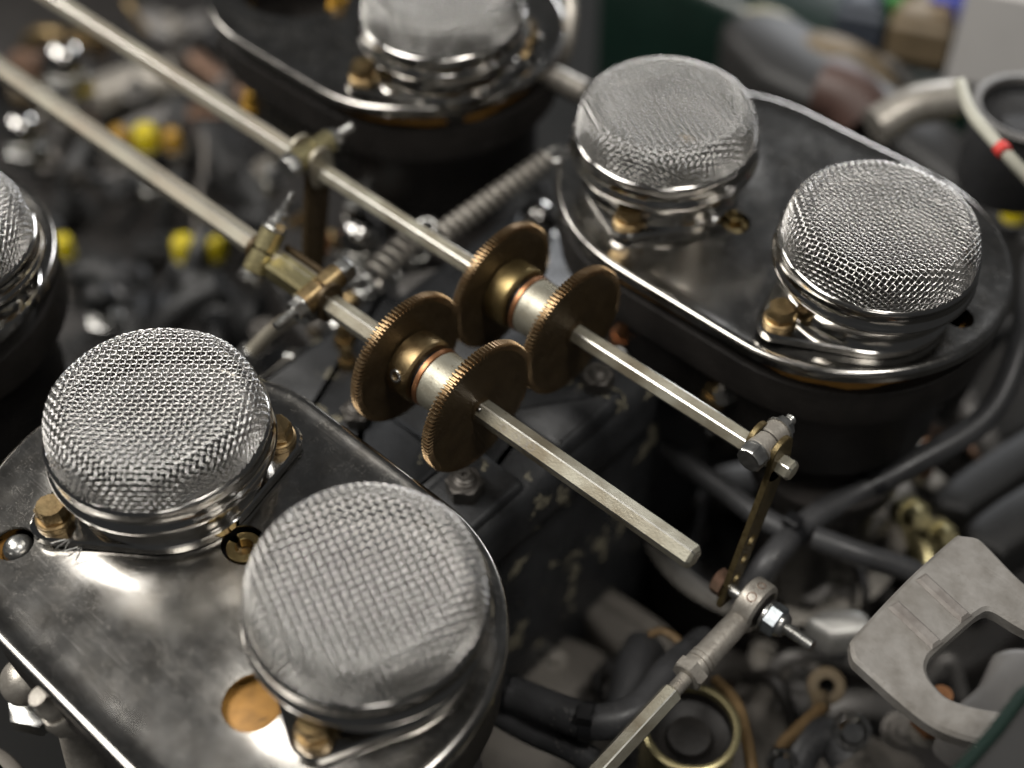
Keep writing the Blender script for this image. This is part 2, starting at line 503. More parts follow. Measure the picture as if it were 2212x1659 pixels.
PLATE_Z = 1.0
caps = {}
def mesh_cap(x, y, label, rot, dull=False, tilt=(0, 0)):
    t = thing('mesh_cap', label, 'mesh cap', (x, y, 12), 'domed wire mesh caps on the intakes')
    t.rotation_euler = (tilt[0], tilt[1], rot)
    w = bpy.data.objects.new('wire_mesh', WM2 if dull else WM); COL.objects.link(w)
    w.parent = t; w.location = (0, 0, -12 * S); w['kind'] = 'stuff'
    b = MB()
    b.lathe([(23.6, 19.4), (24.3, 20.0), (25.0, 19.6), (25.1, 18.9), (24.75, 18.3), (24.7, 15.4), (25.15, 14.9), (25.65, 14.2), (25.6, 13.3),
             (25.0, 12.8), (24.2, 12.9), (23.9, 14), (23.6, 17)], (0, 0, -12), AZV, 96, loop=True)
    rb = b.build('rim_band', 'chrome', None, (0, 0, 0), smooth=60)
    rb.parent = t; rb.location = (0, 0, 0)
    return t


def trumpet(x, y, label, bolts, stamp=False):
    t = thing('intake_trumpet', label, 'intake trumpet', (x, y, PLATE_Z), 'chrome intake trumpets under the mesh caps')
    b = MB()
    b.lathe([(21.6, 3.4), (20.9, 4.6), (20.6, 7), (20.8, 9.6), (21.8, 11.6), (23.4, 12.7), (23.6, 13.6)], (x, y, 0), AZV, 80, cap0=False, cap1=False)
    b.build('bell', 'chrome', t, (x, y, PLATE_Z), smooth=60)
    b = MB()
    b.lathe([(23.6, 13.6), (23.1, 14.6), (21.8, 15.3), (20.6, 14.8), (19.3, 13), (18.4, 10), (18.0, 6), (17.8, 0)], (x, y, 0), AZV, 80, cap0=False, cap1=False)
    b.build('throat_lip', 'lip', t, (x, y, PLATE_Z), smooth=60)
    b = MB()
    b.lathe([(17.8, 0), (17.6, -10), (17.6, -20)], (x, y, 0), AZV, 48, cap0=False, cap1=True)
    b.build('bore', 'bore', t, (x, y, PLATE_Z), smooth=60)
    # flange: hull of the round foot and the bolt lugs
    pts = [(21.9 * math.cos(a), 21.9 * math.sin(a)) for a in np.linspace(0, 2 * math.pi, 72, endpoint=False)]
    for bx, by in bolts:
        pts += [(bx + 5.6 * math.cos(a), by + 5.6 * math.sin(a)) for a in np.linspace(0, 2 * math.pi, 40, endpoint=False)]
    hl = hull(pts)
    b = MB()
    hin = [(p[0], p[1]) for p in hl]
    outer = [(x + p[0], y + p[1]) for p in hin]
    i1 = inset(outer, 0.5)
    inner = []
    for p in i1:
        d = V3((p[0] - x, p[1] - y)); inner.append(tuple(V3((x, y)) + unit(d) * 18.6))
    def R(q, z): return [(a, c, z) for a, c in q]
    b.rings([R(outer, PLATE_Z + .15), R(outer, PLATE_Z + 2.0), R(i1, PLATE_Z + 2.5), R(inner, PLATE_Z + 2.5)], cap0=False, cap1=False)
    fl = b.build('flange', 'chrome', t, (x, y, PLATE_Z), smooth=40)
    for i, (bx, by) in enumerate(bolts):
        c = V3((x + bx, y + by, PLATE_Z + 2.5)); b = MB()
        b.lathe([(4.3, 0), (4.3, .5), (4.0, .8), (4.2, .85), (4.2, 1.3), (3.8, 1.6)], c, AZV, 28)
        bo = b.build('bolt', 'brass', t, c, smooth=35)
        b = MB(); bolt_head(b, c + V3((0, 0, 1.6)), AZV, 6.4, 3.6, 0.5 + i, top_ch=.5); b.build('bolt_head', 'brass', bo, c)
    if stamp:
        for k in range(6):
            cx, cy = bolts[0][0] + 5.6 + k * 1.25, bolts[0][1] - 3.2 + k * .2
            b = MB(); b.box((x + cx, y + cy, PLATE_Z + 2.55), (.16, 1.6, .12), .1, (math.cos(.5 * (k % 3) - .5), math.sin(.5 * (k % 3) - .5), 0), (-math.sin(.5 * (k % 3) - .5), math.cos(.5 * (k % 3) - .5), 0))
            b.build('stamped_stroke', 'steel', fl, (x, y, PLATE_Z))
    return t
def hull(pts):
    P = sorted(set((round(a, 4), round(c, 4)) for a, c in pts))
    def half(Q):
        o = []
        for p in Q:
            while len(o) > 1 and (o[-1][0] - o[-2][0]) * (p[1] - o[-2][1]) - (o[-1][1] - o[-2][1]) * (p[0] - o[-2][0]) <= 0: o.pop()
            o.append(p)
        return o[:-1]
    h = half(P) + half(P[::-1]); n = len(h); out = []
    for i in range(n):    # long straight sides get intermediate points
        a, c = V3(h[i]), V3(h[(i + 1) % n]); k = max(1, int(np.linalg.norm(c - a) / 2.0))
        out += [tuple(a + (c - a) * j / k) for j in range(k)]
    return out


# ------------------------------------------------------------------ cover plates
def plate(x0, x1, yc, R, holes, bores, label, sgn, ridge=True):
    """stadium shaped polished sheet: turned-down lip, pressed swellings round the intakes, real holes"""
    L = x1 - x0; nseg = 46; narc = 84; nr = 56
    th = []
    per = []
    for i in range(narc): a = -math.pi / 2 + math.pi * i / narc; per.append((x1, math.cos(a), math.sin(a)))
    for i in range(nseg): per.append((x1 - L * i / nseg, 0, 1))
    for i in range(narc): a = math.pi / 2 + math.pi * i / narc; per.append((x0, math.cos(a), math.sin(a)))
    for i in range(nseg): per.append((x0 + L * i / nseg, 0, -1))
    n = len(per)
    def height(x, y, q):
        h = 0.0
        for bx, by in bores:
            d = math.hypot(x - bx, y - by)
            h += -1.6 * (1 / (1 + math.exp((27.5 - d) / 2.4))) * (1 if d < 60 else 1)
        h = max(h, -1.6) if len(bores) == 1 else max(-1.6, h + 1.6)
        return h
    prof = [(q, 0) for q in np.linspace(0.0, 0.955, nr)]
    rings = []
    for q, dz in prof:
        rg = []
        for cx, cxn, cyn in per:
            x, y = cx + cxn * R * q, yc + cyn * R * q
            rg.append([x, y, height(x, y, q) + (0.5 * max(0, (q - .86) / .095) ** 2 if ridge else 0)])
        rings.append(rg)
    for q, dz in ((.968, .55), (.984, .45), (.994, .1), (1.0, -.6), (1.0, -1.6), (1.0, -2.6), (.99, -2.6)):
        rings.append([[cx + cxn * R * q, yc + cyn * R * q, (height(cx + cxn * R * q, yc + cyn * R * q, q) + dz)] for cx, cxn, cyn in per])
    vs = [p for rg in rings for p in rg]
    fs = []
    for i in range(len(rings) - 1):
        for j in range(n):
            fs.append((i * n + j, i * n + (j + 1) % n, (i + 1) * n + (j + 1) % n, (i + 1) * n + j))
    mb = MB(); mb.add([(p[0], p[1], p[2] + PLATE_Z) for p in vs], fs)
    root = thing('cover_plate', label, 'cover plate', ((x0 + x1) / 2, yc, PLATE_Z), 'polished oval cover plates')
    o = mb.build('sheet', 'plate', root, ((x0 + x1) / 2, yc, PLATE_Z), smooth=40)
    bm = bmesh.new(); bm.from_mesh(o.data)
    bmesh.ops.remove_doubles(bm, verts=bm.verts, dist=0.00002)
    bmesh.ops.dissolve_degenerate(bm, dist=0.00002, edges=bm.edges)
    for f in list(bm.faces):
        if f.calc_area() < 1e-12: bm.faces.remove(f)
    bmesh.ops.recalc_face_normals(bm, faces=bm.faces)
    up = sum(f.normal.z * f.calc_area() for f in bm.faces)
    if up < 0: bmesh.ops.reverse_faces(bm, faces=bm.faces)
    bm.to_mesh(o.data); bm.free()
    md = o.modifiers.new('sheet thickness', 'SOLIDIFY'); md.thickness = 0.9 * S; md.offset = -1
    cutters = []
    for hx, hy, hr in list(holes) + [(bx, by, 19.6) for bx, by in bores]:
        cb = MB(); cb.lathe([(hr, -8), (hr, 6)], (hx, hy, 0), AZV, 48)
        co = cb.build('cutter', 'plate', None, (0, 0, 0), smooth=0); cutters.append(co)
        bd_ = o.modifiers.new('hole', 'BOOLEAN'); bd_.operation = 'DIFFERENCE'; bd_.object = co; bd_.solver = 'EXACT'
    bpy.context.view_layer.update()
    dg = bpy.context.evaluated_depsgraph_get()
    nm = bpy.data.meshes.new_from_object(o.evaluated_get(dg))
    o.modifiers.clear(); o.data = nm
    while len(nm.materials) > 1: nm.materials.pop()
    nm.polygons.foreach_set('material_index', [0] * len(nm.polygons))
    nm.polygons.foreach_set('use_smooth', [True] * len(nm.polygons)); nm.set_sharp_from_angle(angle=math.radians(35))
    for co in cutters:
        cm = co.data; bpy.data.objects.remove(co); bpy.data.meshes.remove(cm)
    return root


def carb(x0, x1, yc, R, bores, label):
    root = thing('carburettor', label, 'carburettor', ((x0 + x1) / 2, yc, -200), 'dark carburettors under the cover plates')
    def stad(r, z, dx=0):
        out = []
        for i in range(25): a = -math.pi / 2 + math.pi * i / 24; out.append((x1 + dx + r * math.cos(a), yc + r * math.sin(a), z))
        for i in range(25): a = math.pi / 2 + math.pi * i / 24; out.append((x0 + dx + r * math.cos(a), yc + r * math.sin(a), z))
        return out
    def torn(r, z):      # the fibre gasket peeps out in places only
        out = []
        for k_, p_ in enumerate(stad(r, z)):
            w_ = 1.9 * max(0.0, math.sin(k_ * .55 + x0) + .35 * math.sin(k_ * 1.7 + yc) - .25)
            d_ = unit((p_[0] - min(max(p_[0], x0), x1), p_[1] - yc)); out.append((p_[0] + d_[0] * w_, p_[1] + d_[1] * w_, z))
        return out
    b = MB(); b.rings([stad(R - 9, -8.6), torn(R - 4.9, -8.6), torn(R - 4.6, -8.3), torn(R - 4.6, -6.0), torn(R - 4.9, -5.7), stad(R - 9, -5.7)], loop=True)
    b.build('gasket', 'gasket', root, ((x0 + x1) / 2, yc, -200))
    b = MB(); b.rings([stad(R - 10, -22), stad(R - 4.5, -22), stad(R - 1.5, -20), stad(R - 1.0, -15), stad(R - 1.8, -9), stad(R - 2.4, -8.8), stad(R - 10, -8.8)], loop=True)
    b.build('top_casting', 'cast', root, ((x0 + x1) / 2, yc, -200), smooth=50)
    b = MB(); b.rings([stad(R - 24, -68), stad(R - 22, -62), stad(R - 9, -50), stad(R - 9, -21)])
    b.build('float_bowl', 'cast', root, ((x0 + x1) / 2, yc, -200), smooth=50)
    for bx, by in bores:
        b = MB(); b.lathe([(18, 0), (18, 40), (18, 170), (22, 178), (22, 184)], (bx, by, -245), AZV, 32)
        b.build('throat', 'cast', root, ((x0 + x1) / 2, yc, -200))
    return root


YN, YF, CN, CF, RP = -63.4, 93.5, -70.5, 105.0, 45.2
NR, NL, LL = (30.15, YN), (-36.5, YN), (-125.5, YN)
FR, FM, TT = (48.6, YF), (-18.1, YF), (-101.9, YF)
def hole(px, py, z, r):
    p = at(px, py, z); return (p[0], p[1], r)
PH = PLATE_Z - 1.3
near_holes = [hole(28, 1172, PH, 4.6), hole(527, 1180, PH, 5.0), hole(548, 1520, PH, 6.6)]
far_holes = [hole(1588, 484, PH, 4.2), (70, 104, 4.0)]
plate(-29, 14, CN, RP, near_holes, [NL, NR], 'near polished cover plate with three holes, pitted and hazy', -1)
plate(-7, 34, CF, RP, far_holes, [FM, FR], 'right polished cover plate carrying two caps and orange gasket below', 1)
plate(-29 - 164, 14 - 164, CN, RP, [], [LL, (LL[0] - 66.7, YN)], 'cover plate cut off by the left edge of the picture', -1)
plate(-7 - 153, 34 - 157, CF, RP, [], [TT, (TT[0] - 66.7, YF)], 'cover plate at the top, far behind the long shafts', 1)
carb(-29, 14, CN, RP, [NL, NR], 'carburettor body under the near cover plate')
carb(-7, 34, CF, RP, [FM, FR], 'carburettor body under the right cover plate')
carb(-29 - 164, 14 - 164, CN, RP, [LL], 'carburettor body under the cover plate at the left edge')
carb(-7 - 153, 34 - 157, CF, RP, [TT], 'carburettor body under the topmost cover plate')

def rel(px, py, c, z=4.0):
    p = at(px, py, z); return (p[0] - c[0], p[1] - c[1])
def opp(q): return [(-q[0], -q[1])]
trumpet(*NL, 'trumpet under the sharp left mesh cap on the near plate', [rel(118, 1118, NL), rel(600, 945, NL)], True)
trumpet(*NR, 'trumpet under the large blurred front mesh cap', [rel(682, 1582, NR)] + opp(rel(682, 1582, NR)))
trumpet(*LL, 'trumpet under the mesh cap cut by the left edge', [(19, -18), (-17, 20)])
trumpet(*FM, 'trumpet under the blurred pale mesh cap of the right plate', [rel(1358, 476, FM)] + opp(rel(1358, 476, FM)))
trumpet(*FR, 'trumpet under the rightmost mesh cap', [rel(1685, 690, FR)] + opp(rel(1685, 690, FR)))
trumpet(*TT, 'trumpet under the mesh cap cut by the top edge', [rel(785, 165, TT)] + opp(rel(785, 165, TT)))
mesh_cap(*NL, 'sharp domed wire mesh cap at left on the near plate', 0.62 + .10)
mesh_cap(*NR, 'largest, blurred wire mesh cap at the front of the near plate', 0.40, True, (0.02, 0.01))
mesh_cap(*LL, 'wire mesh cap cut off by the left edge of the picture', 0.9)
mesh_cap(*FM, 'pale blurred wire mesh cap, left one on the right plate', 0.25)
mesh_cap(*FR, 'rightmost wire mesh cap with clear square weave', 0.05, False, (-0.02, 0.03))
mesh_cap(*TT, 'wire mesh cap cut off by the top edge of the picture', 0.5)

# what shows in the holes
def slotted_plug(c, r, label):
    t = thing('brass_plug', label, 'brass plug', c, 'brass plugs in the plate holes')
    b = MB()
    def arc(a0, a1, r0, r1, z0, z1):
        A = np.linspace(a0, a1, 16)
        out = [(r1 * math.cos(a), r1 * math.sin(a)) for a in A] + [(r0 * math.cos(a), r0 * math.sin(a)) for a in A[::-1]]
        b.prism(out, z0, z1, c, ch=.15)
    arc(.25, 2.9, r * .52, r, 0, 3); arc(3.4, 6.05, r * .52, r, 0, 3)
    b.build('slotted_ring', 'brass_bright', t, c)
    b = MB(); b.lathe([(r * 1.05, -6), (r * 1.05, -.2), (r * .5, -.25)], c, AZV, 28); b.build('plug_body', 'brass', t, c)
    return t
h = near_holes[1]; slotted_plug(V3((h[0], h[1], -3.4)), 4.1, 'slotted brass plug in the hole beside the large front cap')
h = far_holes[0]; slotted_plug(V3((h[0], h[1], -3.4)), 3.5, 'small brass plug in the hole between the right plate caps')
h = near_holes[0]
b = MB(); c = V3((h[0] - .5, h[1] + .8, -4.5)); b.sphere(c, 3.7); b.lathe([(2, -6), (2, -2)], c, AZV, 16)
tag(b.build('steel_ball', 'steel', None, c, smooth=80), 'steel ball stud in the leftmost plate hole', 'ball stud')
h = near_holes[2]
b = MB(); c = V3((h[0], h[1], -2.9)); b.lathe([(9, -.6), (9.2, -.3), (9.2, .2), (8.8, .4)], c, AZV, 40)
tag(b.build('fibre_washer', 'gasket', None, c), 'orange fibre washer showing in the front plate hole', 'washer')

# ------------------------------------------------------------------ throttle shafts with gear pairs
YG, GX, RG = 34.6, 24.2, 17.75
def gear_data(n=100):
    b = MB(); R1, R0 = RG + .35, RG - 1.0
    pl = []
    for i in range(n):
        a = 2 * math.pi * i / n; d = 2 * math.pi / n
        for k, rr in ((-.48, R0), (-.20, R1), (.10, R1), (.26, R0)): pl.append((a + k * d, rr))
    def ring(x, dr): return [(x, (r - dr) * math.cos(a), (r - dr) * math.sin(a)) for a, r in pl]
    R = [ring(-1.3, .4), ring(-1.0, .0), ring(1.0, 0), ring(1.3, .4)]
    k = len(pl)
    b.rings(R, cap0=False, cap1=False, mi=1)
    for x, dr in ((-1.3, .4), (1.3, .4)):
        inner = [(x, 16.0 * math.cos(a), 16.0 * math.sin(a)) for a, r in pl]
        core = [(x, 3.0 * math.cos(a), 3.0 * math.sin(a)) for a, r in pl]
        b.rings([ring(x, dr), inner, core], cap0=False, cap1=False, mi=0)
    return b
GB = gear_data()
g0 = None
def shaft(y, x_end, af, rot, label, far, bar_mat, bar_pts):
    root = thing('throttle_shaft', label, 'shaft', (0, y, 0), 'parallel hexagonal throttle shafts with gear pairs')
    for i, (xa, ya, xb, yb, a_, r_, m_) in enumerate(bar_pts):
        b = MB(); hexbar(b, (xa, ya, 0), (xb, yb, 0), a_, r_, endch=.7, edge=1)
        b.build('hexagonal_bar', [m_, 'edge'], root, (0, y, 0), smooth=25)
    global g0
    for x, rz in ((0, .01), (-GX, .02)):
        if g0 is None:
            g0 = GB.build('gear_wheel', ['bronze', 'tooth'], root, (0, y, 0), smooth=20); g = g0
            g.location = (x * S, 0, 0)
        else:
            g = copy_part(g0, root, (x, y, 0))
        g.rotation_euler = (rz + (math.pi / 100 if far else 0), 0, 0)
    def ring(name, prof, m_, parent=root, n=48):
        b = MB(); b.lathe([(r, x) for x, r in prof], (0, y, 0), AX, n)
        return b.build(name, m_, parent, (0, y, 0), smooth=40)
    ring('sleeve', [(-13.2, 7.2), (-13.0, 7.7), (-3.2, 7.7), (-3.0, 7.2)], 'zinc')
    ring('copper_washer', [(-14.6, 7.2), (-14.5, 7.95), (-13.4, 7.95), (-13.2, 7.2)], 'copper')
    if far: ring('copper_washer', [(-3.0, 7.2), (-2.9, 7.95), (-1.9, 7.95), (-1.6, 7.2)], 'copper')
    else: ring('brass_edge', [(-3.0, 7.2), (-2.9, 7.95), (-2.3, 7.95), (-2.1, 7.0)], 'brass')
    ring('dark_gap_fill', [(-16.2, 6.6), (-14.6, 6.6)], 'tie')  # black fill: shade of the open gap before the collar, put into colour
    col = ring('collar', [(-22.7, 8.3), (-22.4, 8.7), (-16.8, 8.7), (-16.2, 8.1), (-16.2, 6.2)], 'brass' if not far else 'brass_bright')
    if not far:
        n_ = unit((0, -.93, .37)); c = V3((-19.5, y, 0)) + n_ * 8.45
        b = MB(); b.lathe([(1.75, -.6), (1.75, .45), (1.55, .6), (1.15, .6), (1.0, -.3)], c, n_, 24)
        gs = b.build('grub_screw', 'steel', col, c)
    b = MB(); x0_ = 1.4
    b.lathe([(3.3, 1.2), (3.3, 1.7), (2.9, 1.9)], (0, y, 0), AX, 24); b.build('weld_bead', 'bronze', root, (0, y, 0))
    return root
sh1 = shaft(0, 66, 5.3, 0, 'near hexagonal shaft with free end, left gear pair and brass collar', False, 'zinc',
      [(-62, 0, 66, 0, 5.4, math.pi / 2 + .24, 'zinc'), (-240, 1.5, -60, 1.6, 5.8, math.pi / 2 + .2, 'zinc_tan')])
for k_, (xx, rr) in enumerate(((10.5, .75), (14.2, .7), (16.6, .95), (18.9, .85))):
    nf = unit((0, -math.sin(math.pi / 6 + .24), math.cos(math.pi / 6 + .24))); cq = V3((xx, 0, 0)) + nf * 2.70
    b = MB(); b.lathe([(rr, -.06), (rr + .12, .05), (rr + .26, .05), (rr + .36, -.06)], cq, nf, 24, loop=True); b.build('stamped_ring', 'dull', sh1, (0, 0, 0))
b = MB(); b.sphere((2.4, -1.6, 2.2), .75, 14, 10); b.build('solder_drop', 'chrome', sh1, (0, 0, 0), smooth=80)
shaft(YG, 66, 4.5, 0, 'far hexagonal shaft running up to the perforated lever', True, 'zinc',
      [(-98, YG, 68, YG, 4.9, .08, 'zinc'), (-270, YG, -100, YG, 5.6, .08, 'zinc_tan')])


# ------------------------------------------------------------------ clamps and levers on the shafts
def clamp(x, y, label, head_sign, group='pinch clamps on the shafts', zoff=5.2, barrel=(-5.0, 5.0), stud=6.0, arm=None, m='zinc', cheek_m='rust',
          cheeks=(-4.6, 3.6), taper=False, tilt=0.0, af=6.2, name='clamp_lever'):
    root = thing(name, label, 'clamp lever', (x, y, 0), group)
    o = (x, y, 0); c = V3((x, y, zoff)); bd = V3((0, math.cos(tilt), math.sin(tilt))); d = bd * head_sign
    b0, b1 = barrel
    for (p, q) in ((b0, (b0 + b1) / 2 - .25), ((b0 + b1) / 2 + .25, b1)):
        b = MB(); b.lathe([(3.0, p), (3.4, p + .35), (3.4, q - .35), (3.1, q)], c, bd, 32); b.build('barrel', m, root, o)
    b = MB(); b.cyl(c + bd * ((b0 + b1) / 2 - .6), c + bd * ((b0 + b1) / 2 + .6), 2.6); b.build('barrel_core', 'cast', root, o)
    e_h = b1 if head_sign > 0 else b0
    e_n = b0 if head_sign > 0 else b1
    hp = c + bd * e_h; b = MB()
    b.lathe([(3.3, 0), (3.3, .5)], hp, d, 28); bolt_head(b, hp + d * .5, d, af, 3.0, .3, top_ch=.5)
    bo = b.build('bolt', 'steel', root, o)
    npos = c + bd * e_n; b = MB()
    b.lathe([(3.6, 0), (3.6, .5)], npos, -d, 28); bolt_head(b, npos - d * .5, -d, 4.9, 2.4, .1)
    b.build('nut', 'steel', root, o)
    b = MB()
    if taper: b.lathe([(1.9, 0), (1.9, 2.6), (1.2, 3.0), (1.15, 6.2), (.75, 6.5), (.7, 7.4), (.95, 7.7), (.9, 8.4), (.4, 8.8)], npos - d * 2.6, -d, 16)
    else: thread(b, npos - d * 2.6, npos - d * (2.6 + stud), 1.45, .75)
    b.build('thread', 'steel', root, o)
    # cheeks: plates across the shaft that hold bar and bolt
    for k, cx in enumerate(cheeks):
        pl = []
        for i in range(18): a = math.pi * i / 17; pl.append((3.9 * math.cos(a), zoff + 3.4 * math.sin(a)))
        for i in range(18): a = math.pi + math.pi * i / 17; pl.append((4.4 * math.cos(a), -1.2 + 4.0 * math.sin(a)))
        b = MB(); b.prism(pl, -.75, .75, (x + cx, y, 0), AY, AZV, .2)
        b.build('cheek', cheek_m, root, o)
    if arm:
        ax, dy, dz, w, holes, m_ = arm
        u_ = unit((0, dy, dz)); s_ = V3((0, u_[2], -u_[1])) * -1
        L = math.hypot(dy, dz); org = V3((x + ax, y, -1))
        perf_strip(root, org, u_, s_, L, w, 1.5, holes, m_, o, w * .82)
    return root
def perf_strip(root, org, u_, s_, L, w, th, holes, m_, o, w1=None):
    """flat bar with real holes: the strip is cut into ring segments round each hole"""
    w1 = w1 or w
    b = MB(); us = [0.0]
    def wid(t): return (w + (w1 - w) * t / L) / 2
    nrm = np.cross(u_, s_)
    cuts = sorted(holes)
    segs = []; t0 = 0.0
    for hc, hr in cuts:
        segs.append((t0, hc - hr * 1.7)); t0 = hc + hr * 1.7
    segs.append((t0, L))
    def P(t, k, d): return org + u_ * t + s_ * k + nrm * d
    for a, c in segs:
        if c - a < .05: continue
        b.rings([[P(a, -wid(a), -th / 2), P(a, wid(a), -th / 2), P(a, wid(a), th / 2), P(a, -wid(a), th / 2)],
                 [P(c, -wid(c), -th / 2), P(c, wid(c), -th / 2), P(c, wid(c), th / 2), P(c, -wid(c), th / 2)]], cap0=(a == 0), cap1=(c == L))
    for hc, hr in cuts:
        a, c = hc - hr * 1.7, hc + hr * 1.7; n = 24; R0, R1 = [], []
        for i in range(n):
            t = 2 * math.pi * (i + .5) / n; ca, sa = math.cos(t), math.sin(t); wv = wid(hc); hl = hr * 1.7
            k = min(hl / abs(ca) if abs(ca) > 1e-6 else 1e9, wv / abs(sa) if abs(sa) > 1e-6 else 1e9)
            R1.append((hc + ca * k, sa * k)); R0.append((hc + ca * hr, sa * hr))
        rg = [[P(*p, -th / 2) for p in R1], [P(*p, -th / 2) for p in R0], [P(*p, th / 2) for p in R0], [P(*p, th / 2) for p in R1]]
        b.rings(rg, loop=True)
    ob = b.build('arm', m_, root, o, smooth=30)
    return ob

M['arm'] = mat('speckled_gold_steel', (0.20, 0.155, 0.075), 0.75, 0.42, col2=(0.11, 0.08, 0.035), vscale=900, bump=0.4, bscale=2000)
clamp(60, YG, 'pinch clamp lever with three holes at the right end of the far shaft', -1, 'pinch clamps on the shafts', zoff=4.6, barrel=(-4.2, 4.4), stud=2.6,
      arm=(3.6, -13, -42, 7.4, [(23.0, 1.6), (29.2, 1.6), (35.4, 1.6), (42.3, 1.3)], 'arm'), m='dull', cheek_m='arm', cheeks=(-3.0, 3.6))
clamp(-55.5, 0, 'gold pinch clamp just behind the left gear pair', 1, zoff=3.0, barrel=(-6.6, 6.6), stud=6.5, m='brass', cheek_m='bronze', cheeks=(3.2,), tilt=.12)
clamp(-77.5, 0, 'pinch clamp with upright tapered stud on the near shaft', -1, zoff=3.0, barrel=(-6.2, 6.2), stud=9, m='gold', cheek_m='bronze', cheeks=(-2.6,), taper=True, tilt=0.80)
clamp(-97, YG, 'blurred lever hanging from the far shaft behind the gears', -1, zoff=4.6, barrel=(-6, 7), stud=6, arm=(2.0, -10, -48, 9.0, [(34, 1.6), (42, 1.6)], 'bronze'), m='gold', cheek_m='zinc_tan')
t = thing('link_plate', 'dark link plate between the two clamps of the near shaft', 'link plate', (-66, 0, 0))
b = MB(); b.box((-66, 5.4, .5), (9, .7, 2.6)); b.build('side_plate', 'bronze', t, (-66, 0, 0))
b = MB(); b.box((-66, 0, .2), (7.5, 3.5, 3.0), .9); b.build('square_hub', 'gold', t, (-66, 0, 0))

# ------------------------------------------------------------------ rod end and pull rod
RX, RY, RZ = 71.2, 22.2, -38.0
t = thing('pull_rod', 'ball jointed pull rod running down to the bottom edge', 'pull rod', (RX, RY, RZ))
o = (RX, RY, RZ)
b = MB()
b.lathe([(5.2, -2.9), (5.6, -3.0), (6.7, -2.4), (6.9, -1.5), (6.9, 1.5), (6.7, 2.4), (5.6, 3.0), (5.2, 2.9), (4.9, 1.5), (4.9, -1.5)], o, AX, 56, loop=True)
hd = b.build('eye_housing', 'dull', t, o, smooth=40)
b = MB(); b.lathe([(2.0, -3.8), (3.0, -3.6), (4.2, -2.2), (4.75, 0), (4.2, 2.2), (3.0, 3.6), (2.0, 3.8)], o, AX, 40)
b.build('ball', 'cast', hd, o, smooth=60)
pd = unit((0, -1, -.035))
b = MB(); Pp = [V3(o) + pd * k for k in (4.5, 7, 9, 11, 14, 19.5)]
b.tube(Pp, [2.8, 3.05, 3.15, 3.2, 3.25, 3.3], 28)
b.build('shank', 'dull', t, o, smooth=40)
b = MB(); p = V3(o) + pd * 19.4
b.lathe([(3.45, 0), (3.45, .9), (3.15, 1.0), (3.15, 1.25), (3.5, 1.35), (3.5, 2.4), (3.15, 2.5), (3.15, 2.75), (3.5, 2.85), (3.5, 4.4)], p, pd, 32); b.build('ring_groove', 'dull', t, o, smooth=30)
b = MB(); bolt_head(b, p + pd * 4.4, pd, 7.6, 3.0, .35); b.build('lock_nut', 'dull', t, o, smooth=25)
b = MB(); thread(b, p + pd * 7.2, p + pd * 13, 2.0, .8, depth=.16); b.build('thread', 'dull', t, o, smooth=30)
b = MB(); hexbar(b, p + pd * 12.2, p + pd * 92, 4.9, .15, endch=.6, edge=1); b.build('hexagonal_rod', ['zinc', 'edge'], t, o, smooth=25)
for nf, rr in ((unit((0, -.35, .94)), .95), (unit((0, .25, .97)), .8)):
    b = MB(); b.lathe([(rr, -.08), (rr + .1, .05), (rr + .25, .05), (rr + .35, -.08)], V3(o) + nf * 6.9 + V3((.3, 0, 0)), nf, 24, loop=True); b.build('stamped_ring', 'rust', hd, o)
t2 = thing('lever_bolt', 'bolt with locking nut and bare thread through the ball joint', 'bolt', (RX + 4, RY, RZ))
o2 = (RX + 4, RY, RZ)
b = MB(); b.cyl((RX - 11, RY, RZ), (RX + 6, RY, RZ), 1.6); b.build('shank', 'steel', t2, o2)
b = MB(); bolt_head(b, (RX - 8.4, RY, RZ), (-1, 0, 0), 6.2, 3, .2); b.build('head', 'rust', t2, o2)
b = MB(); b.lathe([(4.0, 0), (4.0, .8), (3.2, 1)], (RX + 3.8, RY, RZ), AX, 28); b.build('washer', 'steel', t2, o2)
b = MB(); bolt_head(b, (RX + 4.8, RY, RZ), AX, 7.2, 3.4, .45, top_ch=.3); nn = b.build('nut', 'steel_blue', t2, o2, smooth=20)
b = MB(); b.lathe([(3.3, 8.0), (3.2, 8.8), (2.7, 9.7), (1.9, 10.0)], (RX, RY, RZ), AX, 28); b.build('nylon_collar', 'steel', nn, o2, smooth=50)
b = MB(); thread(b, (RX + 9.8, RY, RZ), (RX + 17.6, RY, RZ), 1.7, .72); b.build('thread', 'steel', t2, o2, smooth=30)

